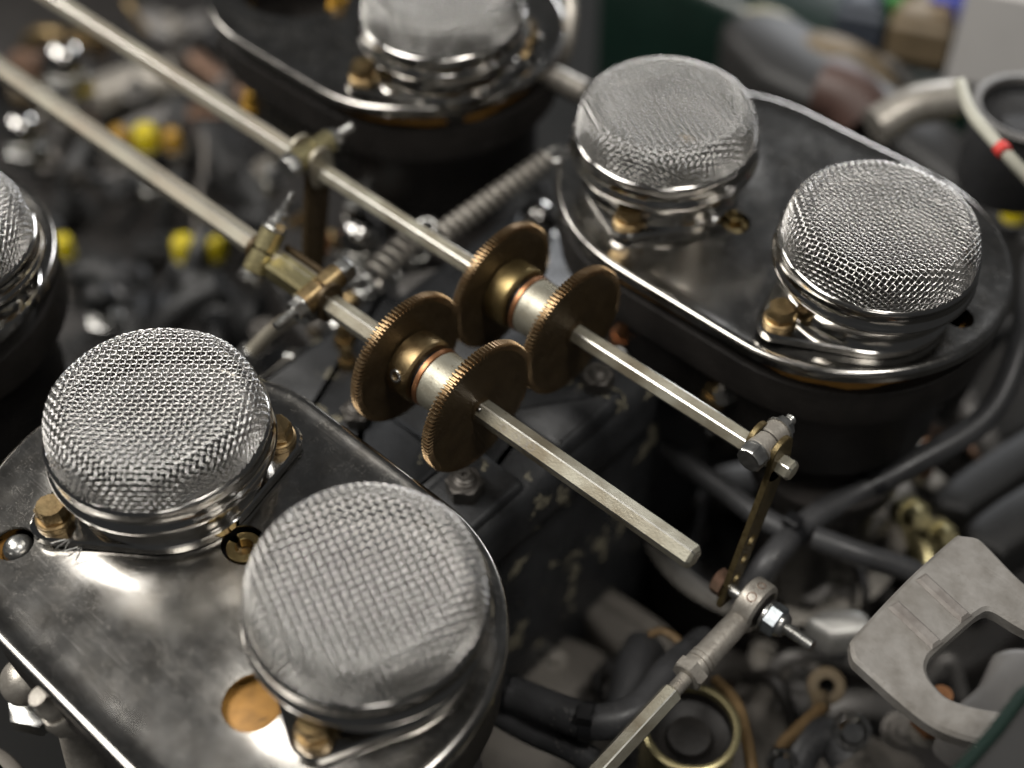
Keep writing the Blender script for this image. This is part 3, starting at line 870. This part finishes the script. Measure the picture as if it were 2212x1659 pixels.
# ------------------------------------------------------------------ bracket at the right and green body edge
def pix_poly(pts, z, tilt=(0, 0)):
    out = []
    for px, py in pts:
        p = at(px, py, z); out.append((p[0], p[1]))
    return out
outl = [(2092, 1155), (2110, 1158), (2130, 1172), (2212, 1255), (2330, 1345), (2420, 1450), (2380, 1560), (2210, 1590), (2150, 1603), (2075, 1592), (1990, 1550), (1862, 1440),
        (1842, 1418), (1838, 1395), (1846, 1372), (1960, 1250), (2060, 1160), (2076, 1154)]
inn = [(2110, 1327), (2140, 1316), (2200, 1350), (2290, 1400), (2330, 1460), (2240, 1530), (2150, 1532), (2060, 1510), (2022, 1480), (2004, 1450), (2006, 1425), (2025, 1402)]
BZ = -14.0
t = thing('alloy_bracket', 'grey alloy bracket with square cut-out at the right edge', 'bracket', at(2000, 1350, BZ))
def dens(pl, n):
    P = smooth_path(pl + [pl[0]], 10)[:-1]; d = [0.0]
    for i in range(len(P)): d.append(d[-1] + np.linalg.norm(P[(i + 1) % len(P)] - P[i]))
    out = []
    Q = np.array(P + [P[0]])
    for k in range(n):
        s_ = d[-1] * k / n; out.append((float(np.interp(s_, d, Q[:, 0])), float(np.interp(s_, d, Q[:, 1]))))
    return out
def sheet_with_hole(mb, outer, inner, z0, z1, ch):
    """plate of real thickness with an opening; top and bottom faces filled between the two outlines"""
    bm = bmesh.new()
    def loop(pl, z):
        vv = [bm.verts.new((x, y, z)) for x, y in pl]; return vv
    def ccw(pl):
        a = sum(pl[i - 1][0] * pl[i][1] - pl[i][0] * pl[i - 1][1] for i in range(len(pl))); return pl if a > 0 else pl[::-1]
    o_, i_ = ccw(outer), ccw(inner)
    oi = inset(o_, ch); ii = inset(i_, -ch)
    lo = [loop(oi, z1), loop(o_, z1 - ch), loop(o_, z0)]; li = [loop(ii, z1), loop(i_, z1 - ch), loop(i_, z0)]
    for lst in (lo, li):
        for a, c in zip(lst, lst[1:]):
            for k in range(len(a)): bm.faces.new((a[k], a[(k + 1) % len(a)], c[(k + 1) % len(a)], c[k]))
    for a, c in ((lo[0], li[0]), (lo[2], li[2])):
        ed = []
        for l in (a, c):
            for k in range(len(l)):
                e = bm.edges.get((l[k], l[(k + 1) % len(l)])); ed.append(e)
        bmesh.ops.triangle_fill(bm, edges=ed, use_beauty=True)
    bm.verts.index_update()
    mb.add([tuple(v.co) for v in bm.verts], [tuple(v.index for v in f.verts) for f in bm.faces]); bm.free()
po, pi_ = dens(pix_poly(outl, BZ), 140), dens(pix_poly(inn, BZ), 100)
def R(q, z): return [(x, y, z) for x, y in q]
b = MB(); sheet_with_hole(b, po, pi_, BZ - 3.8, BZ, .85)
bb = b.build('bracket_plate', 'alu', t, at(2000, 1350, BZ), smooth=35)
for q in (((1985, 1243), (2090, 1340)), ((1925, 1302), (2028, 1398))):   # worn grooves: shallow ribs across the arm
    a, c = at(*q[0], BZ), at(*q[1], BZ); d = unit(c - a); b = MB()
    b.box((a + c) / 2 + V3((0, 0, .02)), (np.linalg.norm(c - a) / 2 - .4, 1.7, .8), .75, d, np.cross(AZV, d)); b.build('raised_rib', 'scuffed', t, at(2000, 1350, BZ))
b = MB(); pl = pix_poly([(2060, 1680), (2150, 1580), (2212, 1497), (2420, 1380), (2600, 1700), (2200, 1900)], 12)
b.prism(pl[::-1], 0, 6, (0, 0, 6), ch=1.2)
t = thing('body_panel', 'dark grey panel with green edge in the bottom right corner', 'body panel', (pl[1][0], pl[1][1], 6))
b.build('panel_sheet', 'darkpanel', t, (pl[1][0], pl[1][1], 6), smooth=40)
b = MB(); b.tube([V3((q[0], q[1], 11.4)) for q in pl[:4]], 1.5, 12); b.build('edge_trim', 'green', t, (pl[1][0], pl[1][1], 6), smooth=60)

# ------------------------------------------------------------------ springs, links behind the gears
def spring(a, c, r, wr, turns, label):
    a, c = V3(a), V3(c); x, y, d = frame(c - a); L = np.linalg.norm(c - a); n = turns * 14
    P = [a + d * L * i / n + r * (x * math.cos(2 * math.pi * i / 14) + y * math.sin(2 * math.pi * i / 14)) for i in range(n + 1)]
    t = thing('coil_spring', label, 'spring', a)
    b = MB(); b.tube(P, wr, 7); b.build('coil', 'dull', t, a, smooth=60)
    for e, s_ in ((a, -1), (c, 1)):
        q = e + d * s_ * r * .9; b = MB()
        b.tube([q + r * .9 * (d * math.cos(v) + x * math.sin(v)) for v in np.linspace(0, 5.6, 22)], wr, 7); b.build('end_hook', 'steel', t, a)
    return t
spring(at(1185, 345, -18), at(950, 510, -30), 3.0, .85, 15, 'long coil spring stretched behind the far gear pair')
spring(at(905, 505, -30), at(800, 600, -34), 3.4, .95, 6, 'short coil spring below the far shaft left of the gears')
def ball_stud(px, py, z, r, label, m='steel', stem=14):
    c = at(px, py, z); t = thing('ball_stud', label, 'ball stud', c - V3((0, 0, stem)))
    b = MB(); b.sphere(c, r, 24, 16); b.build('ball', m, t, c, smooth=80)
    b = MB(); b.lathe([(r * .5, -stem), (r * .5, -r * .8)], c, AZV, 14); bolt_head(b, c - V3((0, 0, stem)), AZV, r * 2.1, r * .8); b.build('stem', 'steel', t, c)
ball_stud(1165, 472, -40, 6.0, 'bright ball stud behind the far gear pair', 'chrome')
ball_stud(775, 510, -45, 6.5, 'bright ball stud between the two shafts', 'chrome')
ball_stud(140, 130, -100, 9, 'bright ball stud at the top left between the shafts', 'chrome')
ball_stud(48, 280, -100, 7.5, 'bright ball stud at the left edge below the near shaft', 'chrome')
ball_stud(215, 645, -100, 6, 'small dark ball stud left of the near mesh cap', 'greycable')
def link(pts, r, m, label, name='link_rod', cat='rod', ends=True, n=14):
    P = smooth_path(pts, 8) if len(pts) > 2 else [V3(p) for p in pts]
    t = thing(name, label, cat, pts[0])
    b = MB(); b.tube(P, r, n); b.build('rod' if cat == 'rod' else 'tube', m, t, pts[0], smooth=60)
    if ends:
        for q, dq in ((P[0], P[1] - P[0]), (P[-1], P[-2] - P[-1])):
            b = MB(); bolt_head(b, q, unit(dq), r * 2.9, r * 2.2, .2); b.build('end_nut', 'steel' if m != 'rubber' else 'steel', t, pts[0])
    return t
link([at(672, 668, -4), at(600, 705, -18), at(528, 775, -30)], 2.1, 'zinc_tan', 'thin link rod dropping left from the gold clamp')
link([at(720, 690, -40), at(760, 760, -46), at(735, 830, -48)], 2.2, 'steel', 'small curved link left of the near gear wheel')
link([at(560, 840, -45), at(640, 770, -50)], 1.8, 'dull', 'thin rod behind the sharp left mesh cap')
link([at(1475, 690, -16), at(1530, 760, -24), at(1570, 870, -34)], 1.9, 'dull', 'bent steel rod below the right cover plate')
link([at(1160, 150, -8), at(1260, 200, -12)], 4.2, 'dull', 'blurred grey pipe left of the pale mesh cap', 'pipe', 'pipe', False)
def fitting(px, py, z, r, m, label, axis=AZV, hgt=3.0, name='pipe_fitting', cat='fitting'):
    c = at(px, py, z); t = thing(name, label, cat, c)
    b = MB(); bolt_head(b, c, axis, r * 2, r * hgt * .45, .3, top_ch=r * .15); b.build('hexagon', m, t, c)
    a = unit(axis); b = MB(); b.lathe([(r * .8, r * hgt * .4), (r * .8, r * hgt * .7), (r * .55, r * hgt * .8), (r * .55, r * hgt)], c, a, 20); b.build('neck', m, t, c, smooth=40)
    b = MB(); b.lathe([(r * .9, -r * 1.2), (r * .9, 0)], c, a, 20); b.build('collar', 'dull', t, c)
    return t
fitting(1540, 868, -38, 3.2, 'brass', 'small brass fitting below the right cover plate')
fitting(745, 745, -36, 2.6, 'brass', 'upper of two small brass fittings left of the near gear wheel')
fitting(752, 790, -38, 2.4, 'brass', 'lower of two small brass fittings left of the near gear wheel')
b = MB(); c = at(960, 610, -52)
b.prism(pix_poly([(860, 590), (960, 570), (1010, 590), (1000, 640), (900, 650), (860, 625)], -52)[::-1], 0, 8, (0, 0, -60), ch=1.5)
tag(b.build('alloy_lug', 'paleply', None, (0, 0, 0), smooth=40), 'pale alloy lug seen between the two gear pairs', 'lug')

# ------------------------------------------------------------------ black loom and hoses
def hose(pts, r, label, m='rubber', name='rubber_hose', cat='hose', ties=()):
    P = smooth_path(pts, 10); t = thing(name, label, cat, pts[0])
    b = MB(); b.tube(P, r, 18); b.build('sleeve', m, t, pts[0], smooth=60)
    for k in ties:
        i = int(k * (len(P) - 1)); q = P[i]; d = unit(P[min(i + 1, len(P) - 1)] - P[max(i - 1, 0)])
        b = MB(); b.lathe([(r * .95, -1.6), (r * 1.12, -1.5), (r * 1.12, 1.5), (r * .95, 1.6)], q, d, 24)
        x, y, _ = frame(d); b.box(q + y * r * 1.25 - x * .3 * r, (2.2, 1.6, 2.0), .3, x, y); b.build('cable_tie', 'tie', t, pts[0], smooth=30)
    return t
Z1 = -62
hose([at(2235, 560, Z1 + 26), at(2205, 740, Z1 + 20), at(2130, 900, Z1 + 10), at(1960, 1008, Z1 + 4), at(1850, 1065, Z1), at(1740, 1132, Z1), at(1660, 1215, Z1), at(1600, 1310, Z1 - 12)], 3.7,
     'black cable sweeping from the right edge to the cable tie', ties=(.52, .76))
hose([at(1415, 950, Z1 - 8), at(1480, 1000, Z1 - 4), at(1560, 1055, Z1 - 2), at(1640, 1115, Z1), at(1725, 1160, Z1)], 3.2, 'black cable coming from behind the far shaft to the tie')
hose([at(1755, 1160, Z1 + 1), at(1850, 1195, Z1), at(1960, 1230, Z1 - 4), at(2080, 1290, Z1 - 10)], 3.4, 'black cable leaving the tie towards the alloy bracket')
hose([at(1050, 1492, -70), at(1110, 1500, -68), at(1200, 1535, -64), at(1290, 1560, -62), at(1385, 1530, -62), at(1450, 1450, -66), at(1520, 1390, -80)], 4.6,
     'thick black hose beside the large front mesh cap', ties=(.14, .47))
hose([at(1060, 1530, -76), at(1150, 1580, -74), at(1250, 1625, -72), at(1330, 1690, -72)], 3.6, 'black hose below the thick one at the bottom edge')
hose([at(1395, 1400, -90), at(1370, 1450, -88), at(1352, 1540, -88)], 6.0, 'black rubber boot behind the thick hose', name='rubber_boot', cat='boot')
hose([at(1400, 1372, -84), at(1432, 1364, -84), at(1470, 1390, -84), at(1490, 1440, -88)], 1.2, 'thin bare copper wire above the rubber boot', 'wirebrown', 'copper_wire', 'wire')
hose([at(1545, 1470, -92), at(1590, 1520, -88), at(1612, 1590, -86), at(1630, 1690, -86)], 1.7, 'brown copper wire left of the ring terminal', 'wirebrown', 'copper_wire', 'wire')
hose([at(1775, 1530, -100), at(1720, 1580, -98), at(1685, 1620, -98), at(1670, 1690, -98)], 1.9, 'brown wire running from the ring terminal', 'wirebrown', 'copper_wire', 'wire')
c = at(1785, 1482, -100)
t = thing('ring_terminal', 'tan ring terminal on a brown wire near the bottom right', 'terminal', c)
b = MB(); b.lathe([(2.4, -1.2), (4.8, -1.2), (5.4, -.6), (5.4, .6), (4.8, 1.2), (2.4, 1.2)], c, (.3, -.5, .8), 32, loop=True); b.build('eye', 'tan', t, c)
b = MB(); b.tube([c + V3((0, -3, -2)), at(1775, 1530, -100)], 2.6, 12); b.build('crimp', 'tan', t, c)

# ------------------------------------------------------------------ things under the loom
def round_can(c, R, hgt, m, label, name='canister', cat='canister', rim='gold', inner='dull', axis=AZV):
    t = thing(name, label, cat, V3(c) - V3((0, 0, hgt)))
    b = MB(); b.lathe([(R * .92, -hgt), (R, -hgt + 2), (R, -1)], c, axis, 48, cap1=False); b.build('wall', m, t, c, smooth=40)
    b = MB(); b.lathe([(R * .99, -1.2), (R * 1.04, -.8), (R * 1.05, .6), (R * .98, 1.2), (R * .9, 1.0), (R * .88, -1)], c, axis, 48, loop=True); b.build('rim', rim, t, c, smooth=60)
    b = MB(); b.lathe([(R * .9, .4), (R * .87, -5), (R * .5, -7), (R * .45, -4), (R * .2, -3.6)], c, axis, 40, cap0=False); b.build('lid', inner, t, c, smooth=40)
    return t
round_can(at(1492, 1572, -78), 12.5, 40, 'gold', 'gold passivated canister at the bottom, behind the pull rod', inner='cast')
round_can(at(1665, 1105, -118), 42, 30, 'cast', 'large dark round housing with pale rim under the cable tie', 'round_housing', 'housing', 'dull', 'cast')
def lump(pts, z, th, m, label, name, cat, ch=3):
    """cast piece: outline at height z, rounded edges, real thickness"""
    pl = pix_poly(pts, z)
    ar = sum(pl[i - 1][0] * pl[i][1] - pl[i][0] * pl[i - 1][1] for i in range(len(pl)))
    if ar < 0: pl = pl[::-1]
    pl = dens(pl, 72); c = np.mean(pl, axis=0)
    b = MB(); i1, i2 = inset(pl, ch * .3), inset(pl, ch)
    b.rings([R(pl, z - th), R(pl, z - ch), R(i1, z - ch * .3), R(i2, z)])
    o = b.build(name, m, None, (c[0], c[1], z - th), smooth=50)
    return tag(o, label, cat)
lump([(1235, 1262), (1300, 1258), (1380, 1300), (1470, 1370), (1500, 1440), (1400, 1440), (1320, 1390), (1260, 1320)], -125, 40, 'beige', 'pale curved casting arm below the free shaft end', 'curved_casting', 'casting')
lump([(1050, 1440), (1150, 1370), (1260, 1380), (1360, 1450), (1340, 1560), (1250, 1640), (1180, 1780), (1000, 1740), (1000, 1560)], -128, 40, 'beige', 'pale beige casting at the bottom beside the large mesh cap', 'timing_cover', 'casting')
lump([(1560, 1470), (1700, 1430), (1850, 1560), (2000, 1650), (1980, 1800), (1600, 1800), (1520, 1640)], -140, 30, 'beige', 'beige casting under the wires at the bottom right', 'bottom_casting', 'casting')
lump([(1540, 1010), (1660, 990), (1700, 1040), (1650, 1075), (1560, 1060)], -112, 14, 'paleply', 'pale casting patch left of the perforated lever', 'alloy_pad', 'casting', 2)
lump([(1740, 1140), (1790, 1120), (1850, 1150), (1860, 1185), (1790, 1190)], -108, 14, 'paleply', 'pale alloy lug right of the cable tie', 'alloy_lug', 'lug', 2)
lump([(1880, 1020), (1930, 1010), (1980, 1060), (1930, 1120), (1880, 1150), (1850, 1110)], -110, 14, 'dull', 'grey alloy bracket piece near the gold fittings', 'alloy_lug', 'lug', 2)
lump([(1745, 1335), (1800, 1310), (1870, 1320), (1880, 1360), (1800, 1375)], -90, 10, 'reflection_pad', 'steel plate left of the alloy bracket, white reflection put into its colour', 'steel_plate', 'plate', 2)
lump([(2040, 1560), (2120, 1470), (2160, 1400), (2260, 1420), (2300, 1600), (2150, 1640)], -60, 14, 'paleply', 'pale casting seen through the bracket cut-out', 'alloy_pad', 'casting', 2)
fitting(1960, 1108, -95, 5.0, 'gold', 'gold hexagon fitting above the alloy bracket', (.5, -.5, .7))
fitting(2022, 1150, -92, 4.4, 'gold', 'second gold fitting, nearer the bracket corner', (.5, -.5, .7))
fitting(1990, 1010, -100, 4.0, 'copper', 'copper coloured fitting right of the cables')
fitting(1840, 1575, -100, 5.0, 'chrome', 'bright chrome fitting at the bottom right', (.2, -.5, .8))
fitting(1690, 1645, -100, 4.0, 'chrome', 'chrome fitting at the bottom edge between wires', (.2, -.5, .8))
fitting(2010, 1560, -90, 5, 'copper', 'copper toned fitting under the bracket')
hose([at(1700, 1690, -105), at(1740, 1610, -102), at(1790, 1590, -102), at(1830, 1640, -104)], 5.5, 'black plug lead by the ring terminal', name='plug_lead', cat='cable')
# bottom left corner below the near plate
link([at(175, 1545, -22), at(185, 1600, -34), at(215, 1720, -50)], 5.4, 'dull', 'silver clevis pipe under the near plate edge', 'clevis_pipe', 'pipe', False)
fitting(158, 1552, -20, 4.2, 'dull', 'steel union nut under the near plate edge', (-.2, -.3, .9))
ball_stud(55, 1472, -40, 6, 'blurred steel ball stud at the left, under the near plate', 'dull')
lump([(-60, 1600), (20, 1620), (60, 1700), (-60, 1760)], -50, 20, 'beige', 'beige casting corner at the bottom left', 'casting_corner', 'casting', 3)

# ------------------------------------------------------------------ blurred left valley
for i, (pts, r, m_, lab) in enumerate([
    ([(165, 585), (215, 590), (262, 615)], 6.5, 'greycable', 'short grey pipe stub beside the left mesh cap'),
    ([(292, 600), (288, 680), (296, 760)], 6, 'greycable', 'upright dark grey pipe behind the left mesh cap'),
    ([(150, 585), (250, 578), (300, 600)], 4.2, 'greycable', 'dark grey hose crossing above the left mesh cap'),
    ([(60, 350), (200, 400), (330, 420)], 10, 'greycable', 'dark hose under the near shaft at far left'),
    ([(430, 620), (500, 690), (560, 700)], 9, 'greycable', 'dark hose below the near shaft clamps'),
    ([(380, 250), (480, 330), (600, 470)], 9, 'greycable', 'dark hose between the two shafts'),
    ([(330, 660), (340, 720), (330, 800)], 8, 'greycable', 'dark upright stub behind the left mesh cap'),
    ([(450, 550), (470, 630), (480, 700)], 7, 'greycable', 'dark pipe below the yellow caps'),
    ([(205, 215), (290, 185), (380, 172)], 8, 'dull', 'brushed grey pipe between the shafts at top left'),
    ([(200, 235), (300, 215), (390, 195)], 5, 'dull', 'lower brushed pipe between the shafts at top left'),
    ([(30, 205), (100, 195), (165, 180)], 6, 'tan', 'brownish pipe at the left edge above the near shaft'),
    ([(320, 60), (380, 90), (450, 70)], 9, 'paleply', 'pale pipe at the top left beyond the far shaft'),
    ([(420, 130), (500, 190), (600, 250)], 4, 'rust', 'rust brown pipe under the topmost plate'),
]):
    z = -150 - 12 * (i % 4); r = r * 1.3
    link([at(x, y, z) for x, y in pts], r, m_, lab, 'blurred_pipe' if False else 'pipe', 'pipe', False)
for px, py, m_, lab, s_ in ((312, 285, 'yellow', 'brightest yellow cap between the shafts at upper left', 7.5), (395, 523, 'yellow', 'left of the two yellow caps below the near shaft', 6.5),
                            (462, 520, 'yellow', 'right of the two yellow caps below the near shaft', 6.0), (135, 520, 'yellow', 'dim yellow cap beside the left cover plate', 5.0),
                            (2200, 432, 'yellow', 'yellow cap at the right edge of the picture', 6.0), (255, 285, 'amber', 'amber cap left of the brightest yellow cap', 5.5), (370, 290, 'amber', 'amber cap right of the brightest yellow cap', 5.0)):
    z = -132 if px < 2000 else -80; s_ = s_ * .72
    c = at(px, py, z); t = thing('plastic_cap', lab, 'cap', c - V3((0, 0, 10)), 'small plastic caps')
    b = MB(); b.lathe([(s_, -9), (s_, 0), (s_ * .85, s_ * .35), (s_ * .4, s_ * .55)], c, AZV, 24); b.build('dome', m_, t, c, smooth=50)
    b = MB(); b.lathe([(s_ * 1.2, -11), (s_ * 1.2, -8.5), (s_, -8)], c, AZV, 24); b.build('collar', 'rubber', t, c)
for px, py, z, m_, lab in ((765, 480, -60, 'steel', 'steel fitting beside the ball stud between shafts'), (565, 215, -40, 'brass', 'brass fitting under the topmost plate edge'),
                           (550, 240, -42, 'amber', 'amber toned fitting above the far shaft'), (645, 225, -42, 'steel', 'steel fitting under the topmost plate'),
                           (735, 310, -50, 'zinc', 'zinc fitting behind the hanging lever'), (690, 530, -62, 'copper', 'copper fitting behind the hanging lever foot'),
                           (905, 560, -60, 'steel', 'steel fitting under the springs'), (800, 640, -46, 'steel', 'steel fitting behind the near gear wheel'),
                           (1345, 735, -40, 'copper', 'copper fitting below the far front gear wheel'), (330, 420, -95, 'steel', 'dim steel fitting left under the near shaft'),
                           (590, 400, -95, 'steel', 'dim steel fitting between the shafts'), (1330, 800, -36, 'steel', 'steel fitting right of the gear wheels'),
                           (530, 30, -20, 'brass', 'brass fitting at the top edge left of the cut mesh cap'), (735, 25, -4, 'amber', 'amber fitting at the top edge beside the cut mesh cap')):
    fitting(px, py, z, 3.6, m_, lab, (.2, -.2, .95))

# ------------------------------------------------------------------ right and top right background
lump([(1560, 40), (1700, 20), (1900, 150), (2120, 300), (2300, 420), (2300, 560), (2100, 420), (1900, 280), (1640, 150)], -90, 60, 'darkpanel', 'dark grey inner wing behind the right plate', 'inner_wing', 'panel', 6)
b = MB()
P0, P1, P2 = at(1200, -60, 10), at(1800, 150, 0), at(2400, 300, -10)
lump([(1300, -120), (1700, 60), (2050, 175), (2330, 250), (2500, 150), (1900, -250)], -110, 80, 'green', 'dark green wing of the car at the top right', 'car_wing', 'car body', 8)
def soft_box(px, py, z, h, m_, lab, name, cat, rot=.4):
    c = at(px, py, z); t = thing(name, lab, cat, c - V3((0, 0, h[2])))
    ex = (math.cos(rot), math.sin(rot), 0); ey = (-math.sin(rot), math.cos(rot), 0)
    b = MB(); b.box(c, h, 2.5, ex, ey); b.build('body', m_, t, c)
    b = MB(); b.box(c + V3((0, 0, h[2] + 1.5)), (h[0] * .8, h[1] * .8, 2), 1, ex, ey); b.build('lid', m_, t, c)
soft_box(2215, 40, -84, (26, 22, 24), 'white', 'white box far off in the top right corner', 'white_box', 'box')
soft_box(2050, 14, -94, (8, 16, 14), 'blue', 'blurred blue box at the top right', 'blue_box', 'box')
soft_box(1930, 14, -96, (11, 11, 12), 'leafgreen', 'blurred green box at the top right', 'green_box', 'box')
soft_box(1860, 45, -98, (10, 10, 10), 'slate', 'slate coloured box at the top right', 'slate_box', 'box')
soft_box(1988, 70, -97, (13, 11, 10), 'tan', 'tan box between the blue and green boxes', 'tan_box', 'box')
hose([at(1640, 80, -110), at(1670, 95, -105), at(1700, 120, -105), at(1760, 160, -110)], 14, 'cream and tan hose behind the pale mesh cap', 'cream', 'cream_hose', 'hose')
hose([at(1700, 150, -110), at(1780, 160, -105), at(1840, 190, -110), at(1870, 250, -115)], 17, 'tan rubber elbow behind the right plate', 'tan', 'rubber_elbow', 'hose')
hose([at(1780, 190, -80), at(1830, 210, -80), at(1870, 260, -85)], 12, 'dark brown rubber elbow beside the tan one', 'brown', 'rubber_elbow', 'hose')
link([at(1890, 275, -50), at(1970, 230, -46), at(2060, 215, -46)], 7, 'dull', 'pale pipe beyond the right plate', 'pipe', 'pipe', False)
hose([at(2075, 180, 6), at(2100, 245, 8), at(2160, 318, 8), at(2235, 400, 0)], 1.9, 'ivory wire with red band at the right edge', 'ivory', 'ivory_wire', 'wire')
c = at(2165, 323, 7.9); d = unit(at(2185, 348, 8) - at(2150, 306, 8)); t = MB(); t.lathe([(2.0, -1.6), (2.3, -1.4), (2.3, 1.4), (2.0, 1.6)], c, d, 20)
tag(t.build('red_band', 'red', None, c), 'small red band round the ivory wire', 'band')
round_can(at(2225, 235, -16), 17, 30, 'rubber', 'black round rubber canister with pale rim at the right edge', 'rubber_canister', 'canister', 'paleply', 'rubber')
hose([at(2195, 690, -60), at(2120, 760, -70), at(2040, 900, -100)], 3.0, 'grey black tube below the right end of the plate', 'greycable')
for i, (pts, z, m_, lab) in enumerate([([(2020, 1060), (2260, 900), (2300, 960), (2090, 1110)], -105, 'darkpanel', 'upper dark ledge at the right edge'),
                                      ([(2090, 1130), (2300, 1000), (2330, 1080), (2170, 1200)], -95, 'darkpanel', 'lower dark ledge at the right edge'),
                                      ([(2100, 800), (2260, 700), (2300, 860), (2140, 960)], -120, 'darkpanel', 'dark flat panel at the right edge under the plate')]):
    lump(pts, z, 20, m_, lab, 'dark_ledge', 'ledge', 2)
hose([at(1880, 760, -50), at(1920, 860, -90), at(1960, 960, -110)], 4, 'dark hose dropping below the right cover plate', 'greycable')
hose([at(1230, -40, 6), at(1235, 40, 0), at(1215, 130, -12), at(1170, 190, -30)], 2.2, 'grey cable looping right of the cut mesh cap', 'dull', 'grey_cable', 'cable')

# ------------------------------------------------------------------ crowded castings deep in the bay: small fixings are their parts
def bit(kind, c, k, m_, root, o):
    b = MB(); a = unit((random.uniform(-.5, .5), random.uniform(-.5, .3), 1))
    if kind == 'bolt':
        b.lathe([(k * 1.25, -k * .3), (k * 1.25, 0), (k, .1 * k)], c, a, 18); bolt_head(b, c, a, k * 1.8, k * 1.0, random.random(), top_ch=k * .15)
        thread(b, c + a * k, c + a * k * 1.8, k * .45, k * .25, 10)
    elif kind == 'pipe_stub':
        d = unit((random.uniform(-1, 1), random.uniform(-1, 1), random.uniform(.0, .6))); q = c + d * k * 3
        b.tube(smooth_path([c - d * k * 3 - V3((0, 0, k * 2)), c - d * k, c + d * k * 1.5 + V3((0, 0, k * .4)), q], 6), k, 12)
        b.lathe([(k * 1.0, -k * .3), (k * 1.35, -k * .25), (k * 1.35, k * .4), (k * .8, k * .5)], q, d, 16)
    elif kind == 'bracket_tab':
        t = random.uniform(0, 6.28); ex = V3((math.cos(t), math.sin(t), 0)); ey = V3((-math.sin(t), math.cos(t), 0))
        b.box(c, (k * 2.2, k * 1.1, k * .35), k * .2, ex, ey); b.box(c + ex * k * 1.9 - V3((0, 0, k * 1.2)), (k * .3, k * 1.1, k * 1.1), k * .1, ex, ey)
        bolt_head(b, c + V3((0, 0, k * .35)), AZV, k * 1.2, k * .6, t)
    else:
        q = c + V3((random.uniform(-1, 1), random.uniform(-1, 1), 0)) * k * 7; mid = (c + q) / 2 + V3((random.uniform(-1, 1) * 3 * k, random.uniform(-1, 1) * 3 * k, k * 2))
        b.tube(smooth_path([c - V3((0, 0, k)), mid, q - V3((0, 0, k))], 8), k * .45, 10)
    b.build(kind, m_, root, o, smooth=40)
def crowd(name, label, cat, base, region, zr, n, mats, kinds, size):
    pl = pix_poly(base, zr[0] - 8); c0 = np.mean(pl, axis=0)
    ar = sum(pl[i - 1][0] * pl[i][1] - pl[i][0] * pl[i - 1][1] for i in range(len(pl)))
    if ar < 0: pl = pl[::-1]
    o = (c0[0], c0[1], zr[0] - 30); root = thing(name, label, cat, o)
    b = MB(); q = dens(pl, 60); i1, i2 = inset(q, 1.2), inset(q, 4)
    b.rings([R(q, zr[0] - 40), R(q, zr[0] - 12), R(i1, zr[0] - 9), R(i2, zr[0] - 8)]); b.build('casting', 'cast', root, o, smooth=50)
    x0, y0, x1, y1 = region
    nx = max(1, int(math.sqrt(n * (x1 - x0) / (y1 - y0)))); ny = max(1, n // nx)
    for i in range(nx):
        for j in range(ny):
            px = x0 + (i + random.uniform(.1, .9)) * (x1 - x0) / nx; py = y0 + (j + random.uniform(.1, .9)) * (y1 - y0) / ny
            bit(random.choice(kinds), at(px, py, random.uniform(*zr)), random.uniform(*size), random.choice(mats), root, o)
    return root
KD = ['bolt', 'pipe_stub', 'bracket_tab', 'pipe_stub', 'lead']
crowd('intake_manifold', 'dark manifold with pipes and bolts between the left caps and near shaft', 'manifold', [(-80, 330), (300, 250), (640, 620), (640, 900), (200, 930), (-80, 700)],
      (20, 330, 620, 860), (-165, -125), 34, ['greycable', 'greycable', 'greycable', 'cast', 'dullsteel', 'dullsteel', 'rubber'], KD, (3.2, 6.2))
crowd('cylinder_bank', 'dark cylinder bank with fittings between the two shafts at upper left', 'cylinder bank', [(-60, -60), (420, -60), (760, 330), (700, 540), (340, 360), (-60, 100)],
      (60, 20, 720, 420), (-170, -130), 34, ['greycable', 'dullsteel', 'dull', 'rust', 'cast', 'paleply', 'brass'], KD, (3.0, 6.0))
crowd('front_casting', 'crowded front casting with pipes and bolts under the black cables', 'casting', [(1400, 880), (1900, 780), (2260, 900), (2260, 1300), (1950, 1480), (1500, 1280)],
      (1430, 900, 2200, 1330), (-150, -112), 38, ['paleply', 'dull', 'dullsteel', 'beige', 'rust', 'cast', 'steel', 'gold'], KD, (2.6, 5.2))
crowd('lower_casting', 'crowded casting along the bottom between hose and bracket', 'casting', [(1120, 1330), (1650, 1380), (2000, 1500), (2100, 1760), (1100, 1760)],
      (1150, 1380, 2000, 1659), (-155, -118), 24, ['beige', 'paleply', 'dull', 'dullsteel', 'rust', 'cast'], KD, (2.8, 5.4))
crowd('bulkhead_fittings', 'crowded fittings on the bulkhead beyond the right cover plate', 'bulkhead', [(1560, 90), (1900, 180), (2300, 420), (2300, 700), (2120, 640), (1900, 400)],
      (1640, 130, 2212, 560), (-140, -105), 22, ['darkpanel', 'dull', 'dullsteel', 'paleply', 'brown', 'greycable'], KD, (2.8, 5.6))
crowd('gear_well', 'dark well with small fittings behind the gear pairs', 'casting', [(640, 330), (1000, 380), (1220, 560), (1100, 760), (700, 760), (560, 560)],
      (620, 400, 1200, 740), (-100, -70), 24, ['greycable', 'dullsteel', 'steel', 'cast', 'brass'], KD, (1.8, 3.8))
